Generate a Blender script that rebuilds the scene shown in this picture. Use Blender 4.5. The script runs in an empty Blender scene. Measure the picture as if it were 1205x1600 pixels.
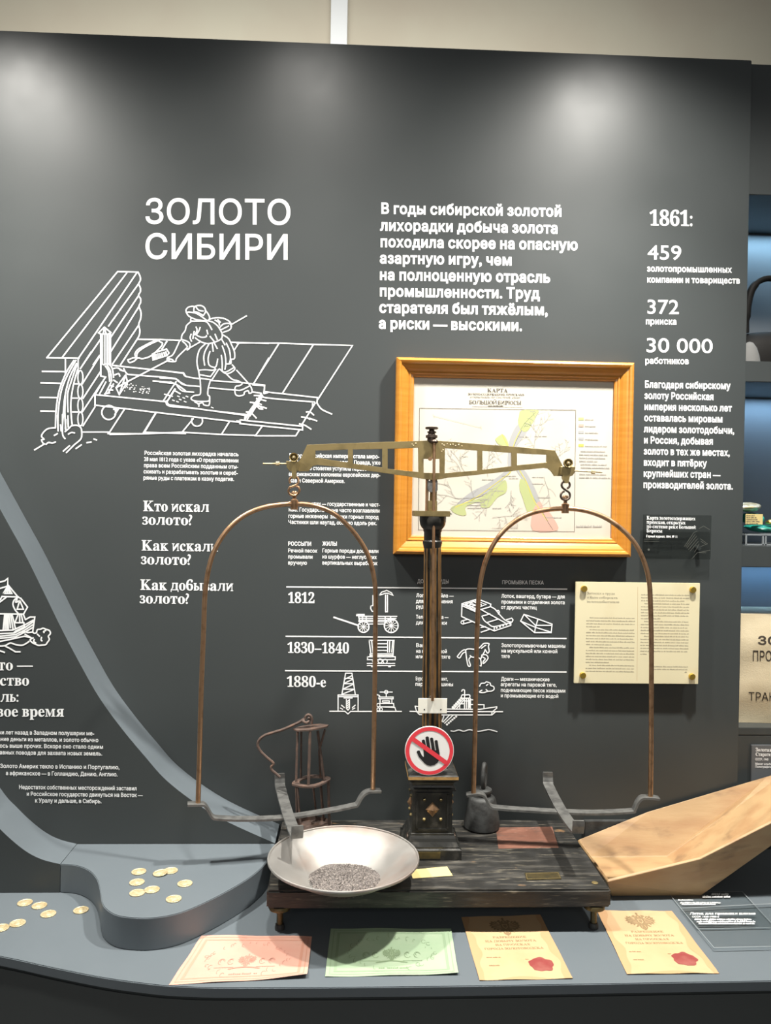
import bpy, bmesh, math, random
import numpy as np
from mathutils import Vector, Matrix, geometry
C = bpy.context.scene
COL = C.collection
rnd = random.Random(7)
PI = math.pi
# ------------------------------------------------------------------ camera
FPX, ROLL, YAW, PIT = 1250.0, 0.016, 0.041, -0.008
CAM = Vector((-.087, -2.12, 1.6))
Fv = Vector((math.sin(YAW)*math.cos(PIT), math.cos(YAW)*math.cos(PIT), math.sin(PIT)))
R0 = Vector((math.cos(YAW), -math.sin(YAW), 0)); U0 = R0.cross(Fv)
Rv = R0*math.cos(ROLL)+U0*math.sin(ROLL); Uv = U0*math.cos(ROLL)-R0*math.sin(ROLL)
cam = bpy.data.cameras.new('camera'); co = bpy.data.objects.new('camera', cam); COL.objects.link(co)
co.matrix_world = Matrix(((Rv.x, Uv.x, -Fv.x, CAM.x), (Rv.y, Uv.y, -Fv.y, CAM.y), (Rv.z, Uv.z, -Fv.z, CAM.z), (0, 0, 0, 1)))
cam.sensor_fit = 'AUTO'; cam.sensor_width = 36; cam.lens = FPX/1600*36; cam.clip_start = .02
C.camera = co
# ------------------------------------------------------------------ light
C.view_settings.view_transform = 'Standard'; C.view_settings.look = 'None'
C.view_settings.exposure = 0.0; C.view_settings.gamma = 1.0; C.view_settings.use_curve_mapping = False
world = bpy.data.worlds.new('world'); C.world = world; world.use_nodes = True
world.node_tree.nodes['Background'].inputs[0].default_value = (.93, .97, 1.0, 1)
world.node_tree.nodes['Background'].inputs[1].default_value = .07
def aim(o, tgt):
    o.rotation_euler = (Vector(tgt)-o.location).to_track_quat('-Z', 'Y').to_euler()
def spot(x, y, z, tgt, power, size=126, r=.045, col=(1, .965, .90), blend=1.0):
    l = bpy.data.lights.new('track_spot', 'SPOT'); l.energy = power; l.spot_size = math.radians(size); l.spot_blend = blend
    l.shadow_soft_size = r; l.color = col
    o = bpy.data.objects.new('track_spot', l); COL.objects.link(o); o.location = (x, y, z); aim(o, tgt); return o
def area(x, y, z, tgt, power, sx, sy, col=(1, 1, 1)):
    l = bpy.data.lights.new('lamp', 'AREA'); l.shape = 'RECTANGLE'; l.size = sx; l.size_y = sy; l.energy = power; l.color = col
    o = bpy.data.objects.new('lamp', l); COL.objects.link(o); o.location = (x, y, z); aim(o, tgt); return o
def track(x, z, tx, beam, spill):
    spot(x, -.58, z, (tx, -.36, .7), beam, size=84); spot(x, -.58, z, (tx, -.30, .7), spill, size=128)
track(.70, 3.03, .36, 230, 125)
track(-.25, 3.09, -.15, 95, 45)
track(-1.19, 3.03, -.90, 185, 140)
track(1.65, 3.03, 1.3, 90, 15)
area(-.3, -5.2, 3.1, (0, 0, 1.15), 55, 5, 1.2, (1, .98, .95))          # hall lights behind the visitor
area(-.5, 2.2, 4.6, (-.5, 4.0, 3.2), 122, 5, .5, (1, .97, .9))          # hall lights beyond the display wall
# ------------------------------------------------------------------ pixel -> plane helpers (1205 x 1600 frame)
def ray(x, y): return Fv*FPX+Rv*(x-602.5)-Uv*(y-800)
def P(x, y, Y=0.0):
    d = ray(x, y); return CAM+d*((Y-CAM.y)/d.y)
def T(x, y, z):
    d = ray(x, y); return CAM+d*((z-CAM.z)/d.z)
def PL(x, y, pt, n):
    d = ray(x, y); return CAM+d*((Vector(pt)-CAM).dot(n)/d.dot(n))
# ------------------------------------------------------------------ materials
def mat(name, col, rough=.5, metal=0., spec=.5, noise=None, bump=None, rnoise=None, coat=0):
    m = bpy.data.materials.new(name); m.use_nodes = True; nt = m.node_tree; b = nt.nodes['Principled BSDF']
    b.inputs['Base Color'].default_value = (*col, 1); b.inputs['Roughness'].default_value = rough
    b.inputs['Metallic'].default_value = metal; b.inputs['Specular IOR Level'].default_value = spec
    if coat: b.inputs['Coat Weight'].default_value = coat; b.inputs['Coat Roughness'].default_value = .2
    tc = nt.nodes.new('ShaderNodeTexCoord')
    def ntex(scale, detail=6, stretch=None):
        n = nt.nodes.new('ShaderNodeTexNoise'); n.inputs['Scale'].default_value = scale; n.inputs['Detail'].default_value = detail
        src = tc.outputs['Object']
        if stretch:
            mp = nt.nodes.new('ShaderNodeMapping'); mp.inputs['Scale'].default_value = stretch
            nt.links.new(src, mp.inputs[0]); src = mp.outputs[0]
        nt.links.new(src, n.inputs['Vector']); return n
    if noise:
        for i, (c2, scale, lo, hi, st) in enumerate(noise):
            n = ntex(scale, 8, st); r = nt.nodes.new('ShaderNodeMapRange')
            r.inputs[1].default_value = lo; r.inputs[2].default_value = hi
            nt.links.new(n.outputs[0], r.inputs[0])
            mx = nt.nodes.new('ShaderNodeMix'); mx.data_type = 'RGBA'
            nt.links.new(r.outputs[0], mx.inputs[0])
            if b.inputs['Base Color'].links: nt.links.new(b.inputs['Base Color'].links[0].from_socket, mx.inputs[6])
            else: mx.inputs[6].default_value = (*col, 1)
            mx.inputs[7].default_value = (*c2, 1)
            nt.links.new(mx.outputs[2], b.inputs['Base Color'])
    if rnoise:
        n = ntex(rnoise[0]); r = nt.nodes.new('ShaderNodeMapRange'); r.inputs[1].default_value = .3; r.inputs[2].default_value = .7
        r.inputs[3].default_value = rnoise[1]; r.inputs[4].default_value = rnoise[2]
        nt.links.new(n.outputs[0], r.inputs[0]); nt.links.new(r.outputs[0], b.inputs['Roughness'])
    if bump:
        n = ntex(bump[0], 8, bump[2] if len(bump) > 2 else None); bp = nt.nodes.new('ShaderNodeBump'); bp.inputs['Strength'].default_value = bump[1]; bp.inputs['Distance'].default_value = .004
        nt.links.new(n.outputs[0], bp.inputs['Height']); nt.links.new(bp.outputs[0], b.inputs['Normal'])
    return m
def glass(name, tint, fac=.12):
    m = bpy.data.materials.new(name); m.use_nodes = True; nt = m.node_tree; nt.nodes.clear()
    o = nt.nodes.new('ShaderNodeOutputMaterial'); t = nt.nodes.new('ShaderNodeBsdfTransparent'); t.inputs[0].default_value = (*tint, 1)
    g = nt.nodes.new('ShaderNodeBsdfGlossy'); g.inputs['Roughness'].default_value = .08
    f = nt.nodes.new('ShaderNodeFresnel'); mx = nt.nodes.new('ShaderNodeMixShader'); f.inputs[0].default_value = 1.5
    ge = nt.nodes.new('ShaderNodeNewGeometry'); mu = nt.nodes.new('ShaderNodeMath'); mu.operation = 'MULTIPLY'; iv = nt.nodes.new('ShaderNodeMath'); iv.operation = 'SUBTRACT'; iv.inputs[0].default_value = 1
    nt.links.new(ge.outputs['Backfacing'], iv.inputs[1]); nt.links.new(f.outputs[0], mu.inputs[0]); nt.links.new(iv.outputs[0], mu.inputs[1]); nt.links.new(mu.outputs[0], mx.inputs[0]); nt.links.new(t.outputs[0], mx.inputs[1]); nt.links.new(g.outputs[0], mx.inputs[2]); nt.links.new(mx.outputs[0], o.inputs[0])
    return m
M = {}
M['wall'] = mat('slate_paint', (.043, .049, .049), .41, spec=.42, rnoise=(5, .38, .45))
M['counter'] = mat('toplit_slate_paint', (.105, .124, .137), .45, spec=.5, rnoise=(9, .40, .5))  # wall's slate paint made lighter; strong light from above put into the colour
M['vinyl'] = mat('white_vinyl', (.86, .87, .86), .5)
M['beige'] = mat('beige_plaster', (.56, .53, .43), .9, noise=[((.52, .47, .38), 1.2, .4, .7, None)])
M['white'] = mat('white_paint', (.85, .88, .90), .7)
M['floor'] = mat('grey_floor', (.16, .16, .16), .5)
M['brass'] = mat('aged_brass', (.27, .205, .088), .42, .6, noise=[((.19, .145, .062), 40, .45, .7, None)], rnoise=(60, .3, .5))
M['bronze'] = mat('copper_bronze', (.46, .28, .16), .33, .85, noise=[((.26, .15, .08), 60, .5, .75, None)])
M['darkbronze'] = mat('dark_bronze', (.10, .075, .06), .42, .8)
M['iron'] = mat('grey_iron', (.19, .19, .18), .48, .6, noise=[((.12, .12, .115), 50, .45, .65, None)], bump=(120, .15))
M['cast'] = mat('dark_cast_iron', (.055, .057, .055), .6, .3, noise=[((.028, .028, .027), 30, .45, .65, None)], bump=(80, .3))
M['rust'] = mat('rusty_iron', (.095, .065, .053), .7, .3, noise=[((.17, .10, .07), 60, .5, .7, None)], bump=(150, .3))
M['board'] = mat('worn_black_wood', (.018, .0175, .016), .40, noise=[((.075, .07, .06), 9, .50, .72, (1, 7, 7)), ((.17, .15, .11), 22, .60, .74, (1, 9, 9)), ((.26, .15, .07), 16, .68, .76, (1, 1.5, 1.5))], bump=(40, .2, (1, 6, 6)), rnoise=(25, .3, .6))
M['black'] = mat('black_lacquer', (.016, .016, .014), .3, noise=[((.06, .055, .045), 40, .55, .75, None)], rnoise=(40, .25, .5))
M['flute'] = mat('gilt_brown_paint', (.26, .14, .05), .4, .4, noise=[((.05, .035, .02), 60, .45, .65, (1, 1, .2))])
M['gilt'] = mat('gilt_wood', (.55, .33, .12), .4, .3, noise=[((.28, .15, .05), 50, .5, .7, None)])
M['frame'] = mat('honey_wood', (.47, .185, .022), .3, noise=[((.54, .235, .035), 10, .4, .7, (1, 1, 8))], coat=.4)
M['paper'] = mat('map_paper', (.54, .51, .435), .8, noise=[((.51, .475, .39), 6, .45, .7, None)])
M['ink'] = mat('brown_ink', (.10, .085, .07), .9)
M['inkgrey'] = mat('grey_ink', (.33, .31, .28), .9)
M['mgreen'] = mat('map_green', (.38, .42, .19), .9)
M['mgrey'] = mat('map_grey', (.345, .345, .34), .9)
M['mpink'] = mat('map_pink', (.53, .33, .265), .9)
M['myel'] = mat('map_yellow', (.50, .46, .10), .9)
M['doc'] = mat('parchment_print', (.66, .60, .40), .5, noise=[((.58, .48, .28), 5, .52, .75, None)], coat=.5)
M['docink'] = mat('document_ink', (.30, .27, .19), .9)
M['gold'] = mat('gold_metal', (.80, .56, .16), .3, 1.)
M['standoff'] = mat('brass_standoff', (.62, .42, .08), .35, .9)
M['coin'] = mat('coin_gold', (.60, .51, .33), .42, .35, noise=[((.48, .38, .21), 120, .4, .6, None)])
M['steel'] = mat('worn_tin', (.43, .415, .39), .42, .75, noise=[((.40, .30, .25), 9, .5, .75, None)], rnoise=(14, .32, .5))
M['sand'] = mat('black_sand', (.19, .165, .15), .85, noise=[((.08, .07, .065), 260, .4, .6, None)], bump=(400, .8))
M['glint'] = mat('pale_grain', (.55, .50, .45), .4, .3)
M['red'] = mat('sign_red', (.80, .055, .075), .4)
M['signwhite'] = mat('sign_white', (.88, .87, .85), .4)
M['signblack'] = mat('sign_black', (.018, .017, .018), .4)
M['card'] = mat('cream_plastic', (.86, .84, .74), .5)
M['yellow'] = mat('yellow_note', (.60, .48, .20), .8)
M['rednote'] = mat('red_note_paper', (.57, .285, .215), .8, noise=[((.56, .33, .25), 12, .4, .7, None)])
M['redink'] = mat('red_note_ink', (.43, .19, .14), .8)
M['redpale'] = mat('red_note_tint', (.52, .245, .17), .8)
M['greennote'] = mat('green_note_paper', (.275, .375, .24), .8, noise=[((.32, .40, .27), 12, .4, .7, None)])
M['greenink'] = mat('green_note_ink', (.17, .24, .13), .8)
M['greenpale'] = mat('green_note_tint', (.235, .325, .20), .8)
M['cert'] = mat('aged_certificate', (.47, .315, .17), .8, noise=[((.45, .275, .14), 9, .5, .75, None)])
M['certedge'] = mat('certificate_stain', (.43, .255, .125), .8)
M['certink'] = mat('certificate_ink', (.23, .155, .075), .8)
M['wax'] = mat('wax_seal_print', (.21, .032, .028), .6, noise=[((.25, .07, .055), 30, .45, .65, None)])
M['tray'] = mat('pale_wood', (.39, .255, .125), .55, noise=[((.31, .175, .08), 5, .45, .68, (1, 4, 4)), ((.20, .12, .06), 9, .58, .74, (1, 3, 3))], bump=(20, .12, (1, 6, 6)))
M['glass'] = glass('clear_acrylic', (.95, .96, .96))
M['glassdark'] = glass('tinted_acrylic', (.80, .81, .80))
M['ghost'] = mat('faint_print', (.085, .088, .075), .6)
M['redpatch'] = mat('red_brown_paint', (.17, .075, .05), .5, noise=[((.11, .06, .045), 30, .5, .7, (1, 4, 4)), ((.32, .19, .14), 60, .6, .8, (1, 4, 4))])
M['plate'] = mat('brass_plate', (.12, .095, .045), .4, .7, noise=[((.09, .075, .04), 60, .45, .6, None)])
M['niche'] = mat('niche_paint', (.16, .18, .20), .6)
M['canvas'] = mat('canvas_cloth', (.62, .53, .36), .85, noise=[((.54, .45, .29), 9, .4, .7, None)], bump=(300, .2))
M['stencil'] = mat('stencil_ink', (.045, .035, .025), .9)
M['bag'] = mat('dark_leather', (.010, .009, .008), .6, spec=.2)
M['stone'] = mat('grey_stone', (.14, .14, .135), .8, bump=(40, .3))
M['malachite'] = mat('green_mineral', (.01, .16, .12), .35, noise=[((.02, .28, .24), 30, .45, .6, None)])
M['ore'] = mat('golden_ore', (.42, .36, .22), .35, .6, noise=[((.62, .58, .48), 60, .45, .6, None)], bump=(60, .6))
M['clearedge'] = mat('acrylic_edge', (.22, .24, .25), .3)
M['capplate'] = mat('caption_plate', (.105, .112, .118), .4)
# ------------------------------------------------------------------ object helpers
def link(name, mesh, material, root=None, parent=None, smooth=False):
    """mesh in world coordinates -> object; root gives the frame it is shifted into, parent the object it hangs under."""
    o = bpy.data.objects.new(name, mesh); COL.objects.link(o)
    if material is not None: mesh.materials.append(M[material])
    p = parent or root
    if p is not None:
        base = p
        while base.parent: base = base.parent
        mesh.transform(Matrix.Translation(-base.location)); o.parent = p
    if smooth:
        mesh.shade_smooth()
        try: mesh.set_sharp_from_angle(angle=math.radians(40))
        except Exception: pass
    return o
def thing(name, label, cat, loc, group=None):
    o = bpy.data.objects.new(name, None); COL.objects.link(o); o.location = loc; o.empty_display_size = .05
    o['label'] = label; o['category'] = cat
    if group: o['group'] = group
    return o
def tag(o, label, cat, group=None, kind=None):
    o['label'] = label; o['category'] = cat
    if group: o['group'] = group
    if kind: o['kind'] = kind
    return o
def recentre(o):
    me = o.data; n = len(me.vertices); c = sum((v.co for v in me.vertices), Vector())/n; z = min(v.co.z for v in me.vertices); c.z = z
    me.transform(Matrix.Translation(-c)); o.location = c; return o
def bm_mesh(bm, name='m'):
    bmesh.ops.recalc_face_normals(bm, faces=bm.faces)
    me = bpy.data.meshes.new(name); bm.to_mesh(me); bm.free(); return me
def add_box(bm, c, s, bev=0, rot=None):
    r = bmesh.ops.create_cube(bm, size=1); vs = r['verts']
    bmesh.ops.scale(bm, vec=s, verts=vs)
    if bev:
        es = list({e for v in vs for e in v.link_edges})
        q = bmesh.ops.bevel(bm, geom=es, offset=bev, segments=2, affect='EDGES'); vs = list({v for f in q['faces'] for v in f.verts} | {v for v in vs if v.is_valid})
    m = Matrix.Translation(Vector(c)) @ (rot.to_4x4() if rot else Matrix())
    bmesh.ops.transform(bm, matrix=m, verts=vs)
def box(c, s, bev=0, rot=None):
    bm = bmesh.new(); add_box(bm, c, s, bev, rot); return bm_mesh(bm)
def span(x0, x1, y0, y1, z0, z1, bev=0): return box(((x0+x1)/2, (y0+y1)/2, (z0+z1)/2), (x1-x0, y1-y0, z1-z0), bev)
def add_lathe(bm, prof, c, axis=Vector((0, 0, 1)), seg=40, sy=1.0, closed=False):
    q = Vector((0, 0, 1)).rotation_difference(axis).to_matrix(); rings = []
    for r, z in prof:
        if r < 1e-6: rings.append([bm.verts.new(Vector(c)+q @ Vector((0, 0, z)))])
        else: rings.append([bm.verts.new(Vector(c)+q @ Vector((r*math.cos(2*PI*k/seg), sy*r*math.sin(2*PI*k/seg), z))) for k in range(seg)])
    for a, b in zip(rings, rings[1:]):
        for k in range(seg):
            i, j = k, (k+1) % seg
            if len(a) == 1 and len(b) == 1: continue
            if len(a) == 1: bm.faces.new((a[0], b[i], b[j]))
            elif len(b) == 1: bm.faces.new((a[i], a[j], b[0]))
            else: bm.faces.new((a[i], a[j], b[j], b[i]))
def lathe(prof, c, axis=Vector((0, 0, 1)), seg=40, sy=1.0):
    bm = bmesh.new(); add_lathe(bm, prof, c, Vector(axis).normalized(), seg, sy); return bm_mesh(bm)
def catmull(pts, n=6, closed=False):
    pts = [Vector(p) for p in pts]; out = []; N = len(pts)
    for i in range(N if closed else N-1):
        p0 = pts[i-1] if (i > 0 or closed) else pts[0]; p1 = pts[i]; p2 = pts[(i+1) % N]; p3 = pts[(i+2) % N] if (i+2 < N or closed) else pts[-1]
        for k in range(n):
            t = k/n; out.append(.5*((2*p1)+(p2-p0)*t+(2*p0-5*p1+4*p2-p3)*t*t+(3*p1-p0-3*p2+p3)*t**3))
    if not closed: out.append(pts[-1])
    return out
def add_tube(bm, pts, r, seg=10, closed=False):
    pts = [Vector(p) for p in pts]; N = len(pts); rings = []
    t0 = (pts[1]-pts[0]).normalized(); nrm = t0.orthogonal().normalized()
    for i, p in enumerate(pts):
        if closed: t = (pts[(i+1) % N]-pts[i-1]).normalized()
        else: t = (pts[min(i+1, N-1)]-pts[max(i-1, 0)]).normalized()
        nrm = (nrm-t*nrm.dot(t)).normalized(); b = t.cross(nrm)
        rr = r[i] if isinstance(r, (list, tuple)) else r
        rings.append([bm.verts.new(p+(nrm*math.cos(2*PI*k/seg)+b*math.sin(2*PI*k/seg))*rr) for k in range(seg)])
    for i in range(N if closed else N-1):
        a, b = rings[i], rings[(i+1) % N]
        for k in range(seg): bm.faces.new((a[k], a[(k+1) % seg], b[(k+1) % seg], b[k]))
    if not closed:
        bm.faces.new(rings[0]); bm.faces.new(rings[-1])
def tube(pts, r, seg=10, closed=False):
    bm = bmesh.new(); add_tube(bm, pts, r, seg, closed); return bm_mesh(bm)
def strap(pts, wdir, w, th):
    """flat bar: rectangle w x th swept along pts, w along wdir"""
    bm = bmesh.new(); pts = [Vector(p) for p in pts]; wd = Vector(wdir).normalized(); rings = []; N = len(pts)
    for i, p in enumerate(pts):
        t = (pts[min(i+1, N-1)]-pts[max(i-1, 0)]).normalized(); n = t.cross(wd).normalized(); f = .93 if i in (0, N-1) else 1
        rings.append([bm.verts.new(p+wd*(a*w/2*f)+n*(b*th/2)) for a, b in ((-1, -1), (1, -1), (1, 1), (-1, 1))])
    for a, b in zip(rings, rings[1:]):
        for k in range(4): bm.faces.new((a[k], a[(k+1) % 4], b[(k+1) % 4], b[k]))
    bm.faces.new(rings[0]); bm.faces.new(rings[-1])
    bmesh.ops.bevel(bm, geom=[e for e in bm.edges if e.calc_face_angle(0) > .9], offset=th*.22, segments=2, affect='EDGES')
    return bm_mesh(bm)
def cdt(contours, nonzero=True):
    """fill contours (lists of 2D points); returns verts, tris"""
    vs = []; es = []
    for c in contours:
        c = [p for i, p in enumerate(c) if (Vector(p)-Vector(c[i-1])).length > 1e-7]
        if len(c) < 3: continue
        s = len(vs); vs += [Vector((p[0], p[1])) for p in c]; es += [(s+i, s+(i+1) % len(c)) for i in range(len(c))]
    if not vs: return [], []
    r = geometry.delaunay_2d_cdt(vs, es, [], 0, 1e-7)
    v = np.array([(p.x, p.y) for p in r[0]]); f = np.array([t for t in r[2]], dtype=int)
    if len(f) == 0: return [], []
    cen = v[f].mean(1); a = np.array([vs[i] for i, j in es]); b = np.array([vs[j] for i, j in es])
    x, y = cen[:, :1], cen[:, 1:]
    up = (a[None, :, 1] <= y) & (b[None, :, 1] > y); dn = (a[None, :, 1] > y) & (b[None, :, 1] <= y)
    dy = np.where(np.abs(b[:, 1]-a[:, 1]) < 1e-12, 1e-12, b[:, 1]-a[:, 1])
    xi = a[None, :, 0]+(y-a[None, :, 1])*((b[:, 0]-a[:, 0])/dy)[None]
    wn = ((up & (xi > x)).sum(1)-(dn & (xi > x)).sum(1))
    keep = (wn != 0) if nonzero else (wn % 2 != 0)
    return [tuple(p) for p in v], [tuple(t) for t in f[keep]]
def plate(contours, mapf, thick, ndir):
    """solid plate from 2D contours (even-odd), front at mapf, back offset by ndir*thick"""
    v, f = cdt(contours, False); bm = bmesh.new(); n = Vector(ndir)
    fr = [bm.verts.new(mapf(*p)) for p in v]
    for t in f: bm.faces.new([fr[i] for i in t])
    q = bmesh.ops.extrude_face_region(bm, geom=list(bm.faces))
    for e in q['geom']:
        if isinstance(e, bmesh.types.BMVert): e.co += n*thick
    return bm_mesh(bm)
# ------------------------------------------------------------------ flat ink: lines, fills and lettering
class Ink:
    def __init__(s, up=(0, -1, 0)): s.v = []; s.f = []; s.n = 0; s.up = Vector(up)
    def line(s, pts, w, mapf, smooth=False, closed=False):
        pts = [Vector((p[0], p[1])) for p in pts]
        if smooth and len(pts) > 2: pts = [Vector((p.x, p.y)) for p in catmull([Vector((p.x, p.y, 0)) for p in pts], 4, closed)]
        N = len(pts)
        if N < 2: return
        b = len(s.v); h = w/2; s.n = (s.n+1) % 120; o_ = s.up*(s.n*5e-6)
        for i, p in enumerate(pts):
            d0 = p-pts[i-1] if (i > 0 or closed) else None; d1 = pts[(i+1) % N]-p if (i < N-1 or closed) else None
            d0 = d0.normalized() if d0 is not None and d0.length > 1e-9 else None; d1 = d1.normalized() if d1 is not None and d1.length > 1e-9 else None
            if d0 is None and d1 is None: d0 = Vector((1, 0))
            d = ((d0 or d1)+(d1 or d0)); d = d.normalized() if d.length > .2 else (d0 or d1)
            k = 1/max(.6, d.dot(d0 or d1)); n = Vector((-d.y, d.x))*h*k
            e = Vector((0, 0))
            if not closed and i == 0: e = -d*h*.6
            if not closed and i == N-1: e = d*h*.6
            s.v += [mapf(*(p+e+n))+o_, mapf(*(p+e-n))+o_]
        for i in range(N if closed else N-1):
            j = (i+1) % N; s.f.append((b+2*i, b+2*i+1, b+2*j+1, b+2*j))
    def fill(s, contours, mapf, nonzero=True):
        v, f = cdt(contours, nonzero); b = len(s.v); s.v += [mapf(*p) for p in v]; s.f += [tuple(b+i for i in t) for t in f]
    def dot(s, x, y, r, mapf, ry=None, n=10):
        b = len(s.v); s.v += [mapf(x+r*math.cos(2*PI*k/n), y+(ry or r)*math.sin(2*PI*k/n)) for k in range(n)]; s.f.append(tuple(range(b, b+n)))
    def circle(s, x, y, r, w, mapf, ry=None, a0=0, a1=2*PI, n=20):
        full = abs(a1-a0) > 6.2; m = n if full else n+1
        s.line([(x+r*math.cos(a0+(a1-a0)*k/n), y+(ry or r)*math.sin(a0+(a1-a0)*k/n)) for k in range(m)], w, mapf, closed=full)
    def put(s, tris, mapf):
        v, f = tris; b = len(s.v); s.v += [mapf(*p) for p in v]; s.f += [tuple(b+i for i in t) for t in f]
    def build(s, name, material, root=None, parent=None):
        me = bpy.data.meshes.new(name); me.from_pydata([tuple(p) for p in s.v], [], s.f); me.update()
        return link(name, me, material, root, parent)
GL = {}
_tc = bpy.data.curves.new('glyph', 'FONT'); _to = bpy.data.objects.new('glyph', _tc); COL.objects.link(_to)
def _contours(ch):
    _tc.body = ch; bpy.context.view_layer.update(); dg = bpy.context.evaluated_depsgraph_get()
    cu = _to.to_curve(dg); out = []
    for sp in cu.splines:
        b = sp.bezier_points; n = len(b); c = []
        for i in range(n):
            p, q = b[i], b[(i+1) % n]
            straight = p.handle_right_type == 'VECTOR' and q.handle_left_type == 'VECTOR'
            A, B_, C_, D = (Vector(x.xy) for x in (p.co, p.handle_right, q.handle_left, q.co))
            k = 1 if straight or abs((B_-A).cross(D-A))+abs((C_-A).cross(D-A)) < 1e-6 else 5
            for s in range(k):
                t = s/k; c.append(A*(1-t)**3+B_*3*t*(1-t)**2+C_*3*t*t*(1-t)+D*t**3)
        if len(c) > 2: out.append([tuple(p) for p in c])
    _to.to_curve_clear(); return out
def _width(s):
    _tc.body = s; bpy.context.view_layer.update(); return _to.dimensions.x
_NN = None
def _offset(c, d):
    """move a contour outwards by d on its filled side (true-type winding)"""
    n = len(c); out = []
    for i in range(n):
        p = Vector(c[i]); a = p-Vector(c[i-1]); b = Vector(c[(i+1) % n])-p
        if a.length < 1e-7 or b.length < 1e-7: out.append(tuple(p)); continue
        a.normalize(); b.normalize(); m = a+b
        m = m.normalized() if m.length > .3 else a
        k = 1/max(.5, m.dot(a)); out.append((p.x-m.y*d*k, p.y+m.x*d*k))
    return out
def _area(c): return sum(c[i-1][0]*c[i][1]-c[i][0]*c[i-1][1] for i in range(len(c)))/2
def _emb(cs, bold):
    if not bold or not cs: return cs
    big = max(cs, key=lambda c: abs(_area(c))); sg = 1 if _area(big) < 0 else -1
    return [_offset(c, bold*sg) for c in cs]
def glyph(ch, bold):
    global _NN
    k = (ch, bold)
    if k in GL: return GL[k]
    if _NN is None: _NN = _width('||')
    if ch == ' ': r = (([], []), .26)
    else:
        adv = _width('|'+ch+'|')-_NN; r = (cdt(_emb(_contours(ch), bold)), adv+bold*1.1)
    GL[k] = r; return r
# serif letters: composed from the bold serif digits, capitals and small letters of the maths alphabet
def mb(c):
    o = ord(c)
    if 'A' <= c <= 'Z': return chr(0x1D400+o-65)
    if 'a' <= c <= 'z': return chr(0x1D41A+o-97)
    if c.isdigit(): return chr(0x1D7CE+int(c))
    return c
G_, L_, D_, Pi_ = '\U0001D6AA', '\U0001D6B2', '\U0001D6AB', '\U0001D6B7'
XH = .70
SER = {'К': 'K', 'М': 'M', 'В': 'B', 'С': 'C', 'Т': 'T', 'А': 'A', 'О': 'O', 'Р': 'P', 'Н': 'H', 'Е': 'E', 'П': Pi_, 'Г': G_, 'І': 'I', 'Х': 'X', 'У': 'Y',
       'а': 'a', 'о': 'o', 'е': 'e', 'с': 'c', 'р': 'p', 'у': 'y', 'х': 'x'}
SMALL = {'к': 'K', 'т': 'T', 'м': 'M', 'в': 'B', 'н': 'H', 'п': Pi_, 'г': G_, 'і': 'I'}
def rect(x0, y0, x1, y1): return [(x0, y0), (x0, y1), (x1, y1), (x1, y0)]
def ell(cx, cy, rx, ry, rev=False, n=20):
    c = [(cx+rx*math.cos(2*PI*k/n), cy-ry*math.sin(2*PI*k/n)) for k in range(n)]
    return c[::-1] if rev else c
def stem(x, h, w=.12): return [rect(x, 0, x+w, h), rect(x-.04, 0, x+w+.04, .035), rect(x-.04, h-.035, x+w+.04, h)]
def bowl(x, w, h): return [ell(x+w/2, h/2, w/2, h/2), ell(x+w/2-.01, h/2, w/2-.1, h/2-.045, True)]
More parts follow.
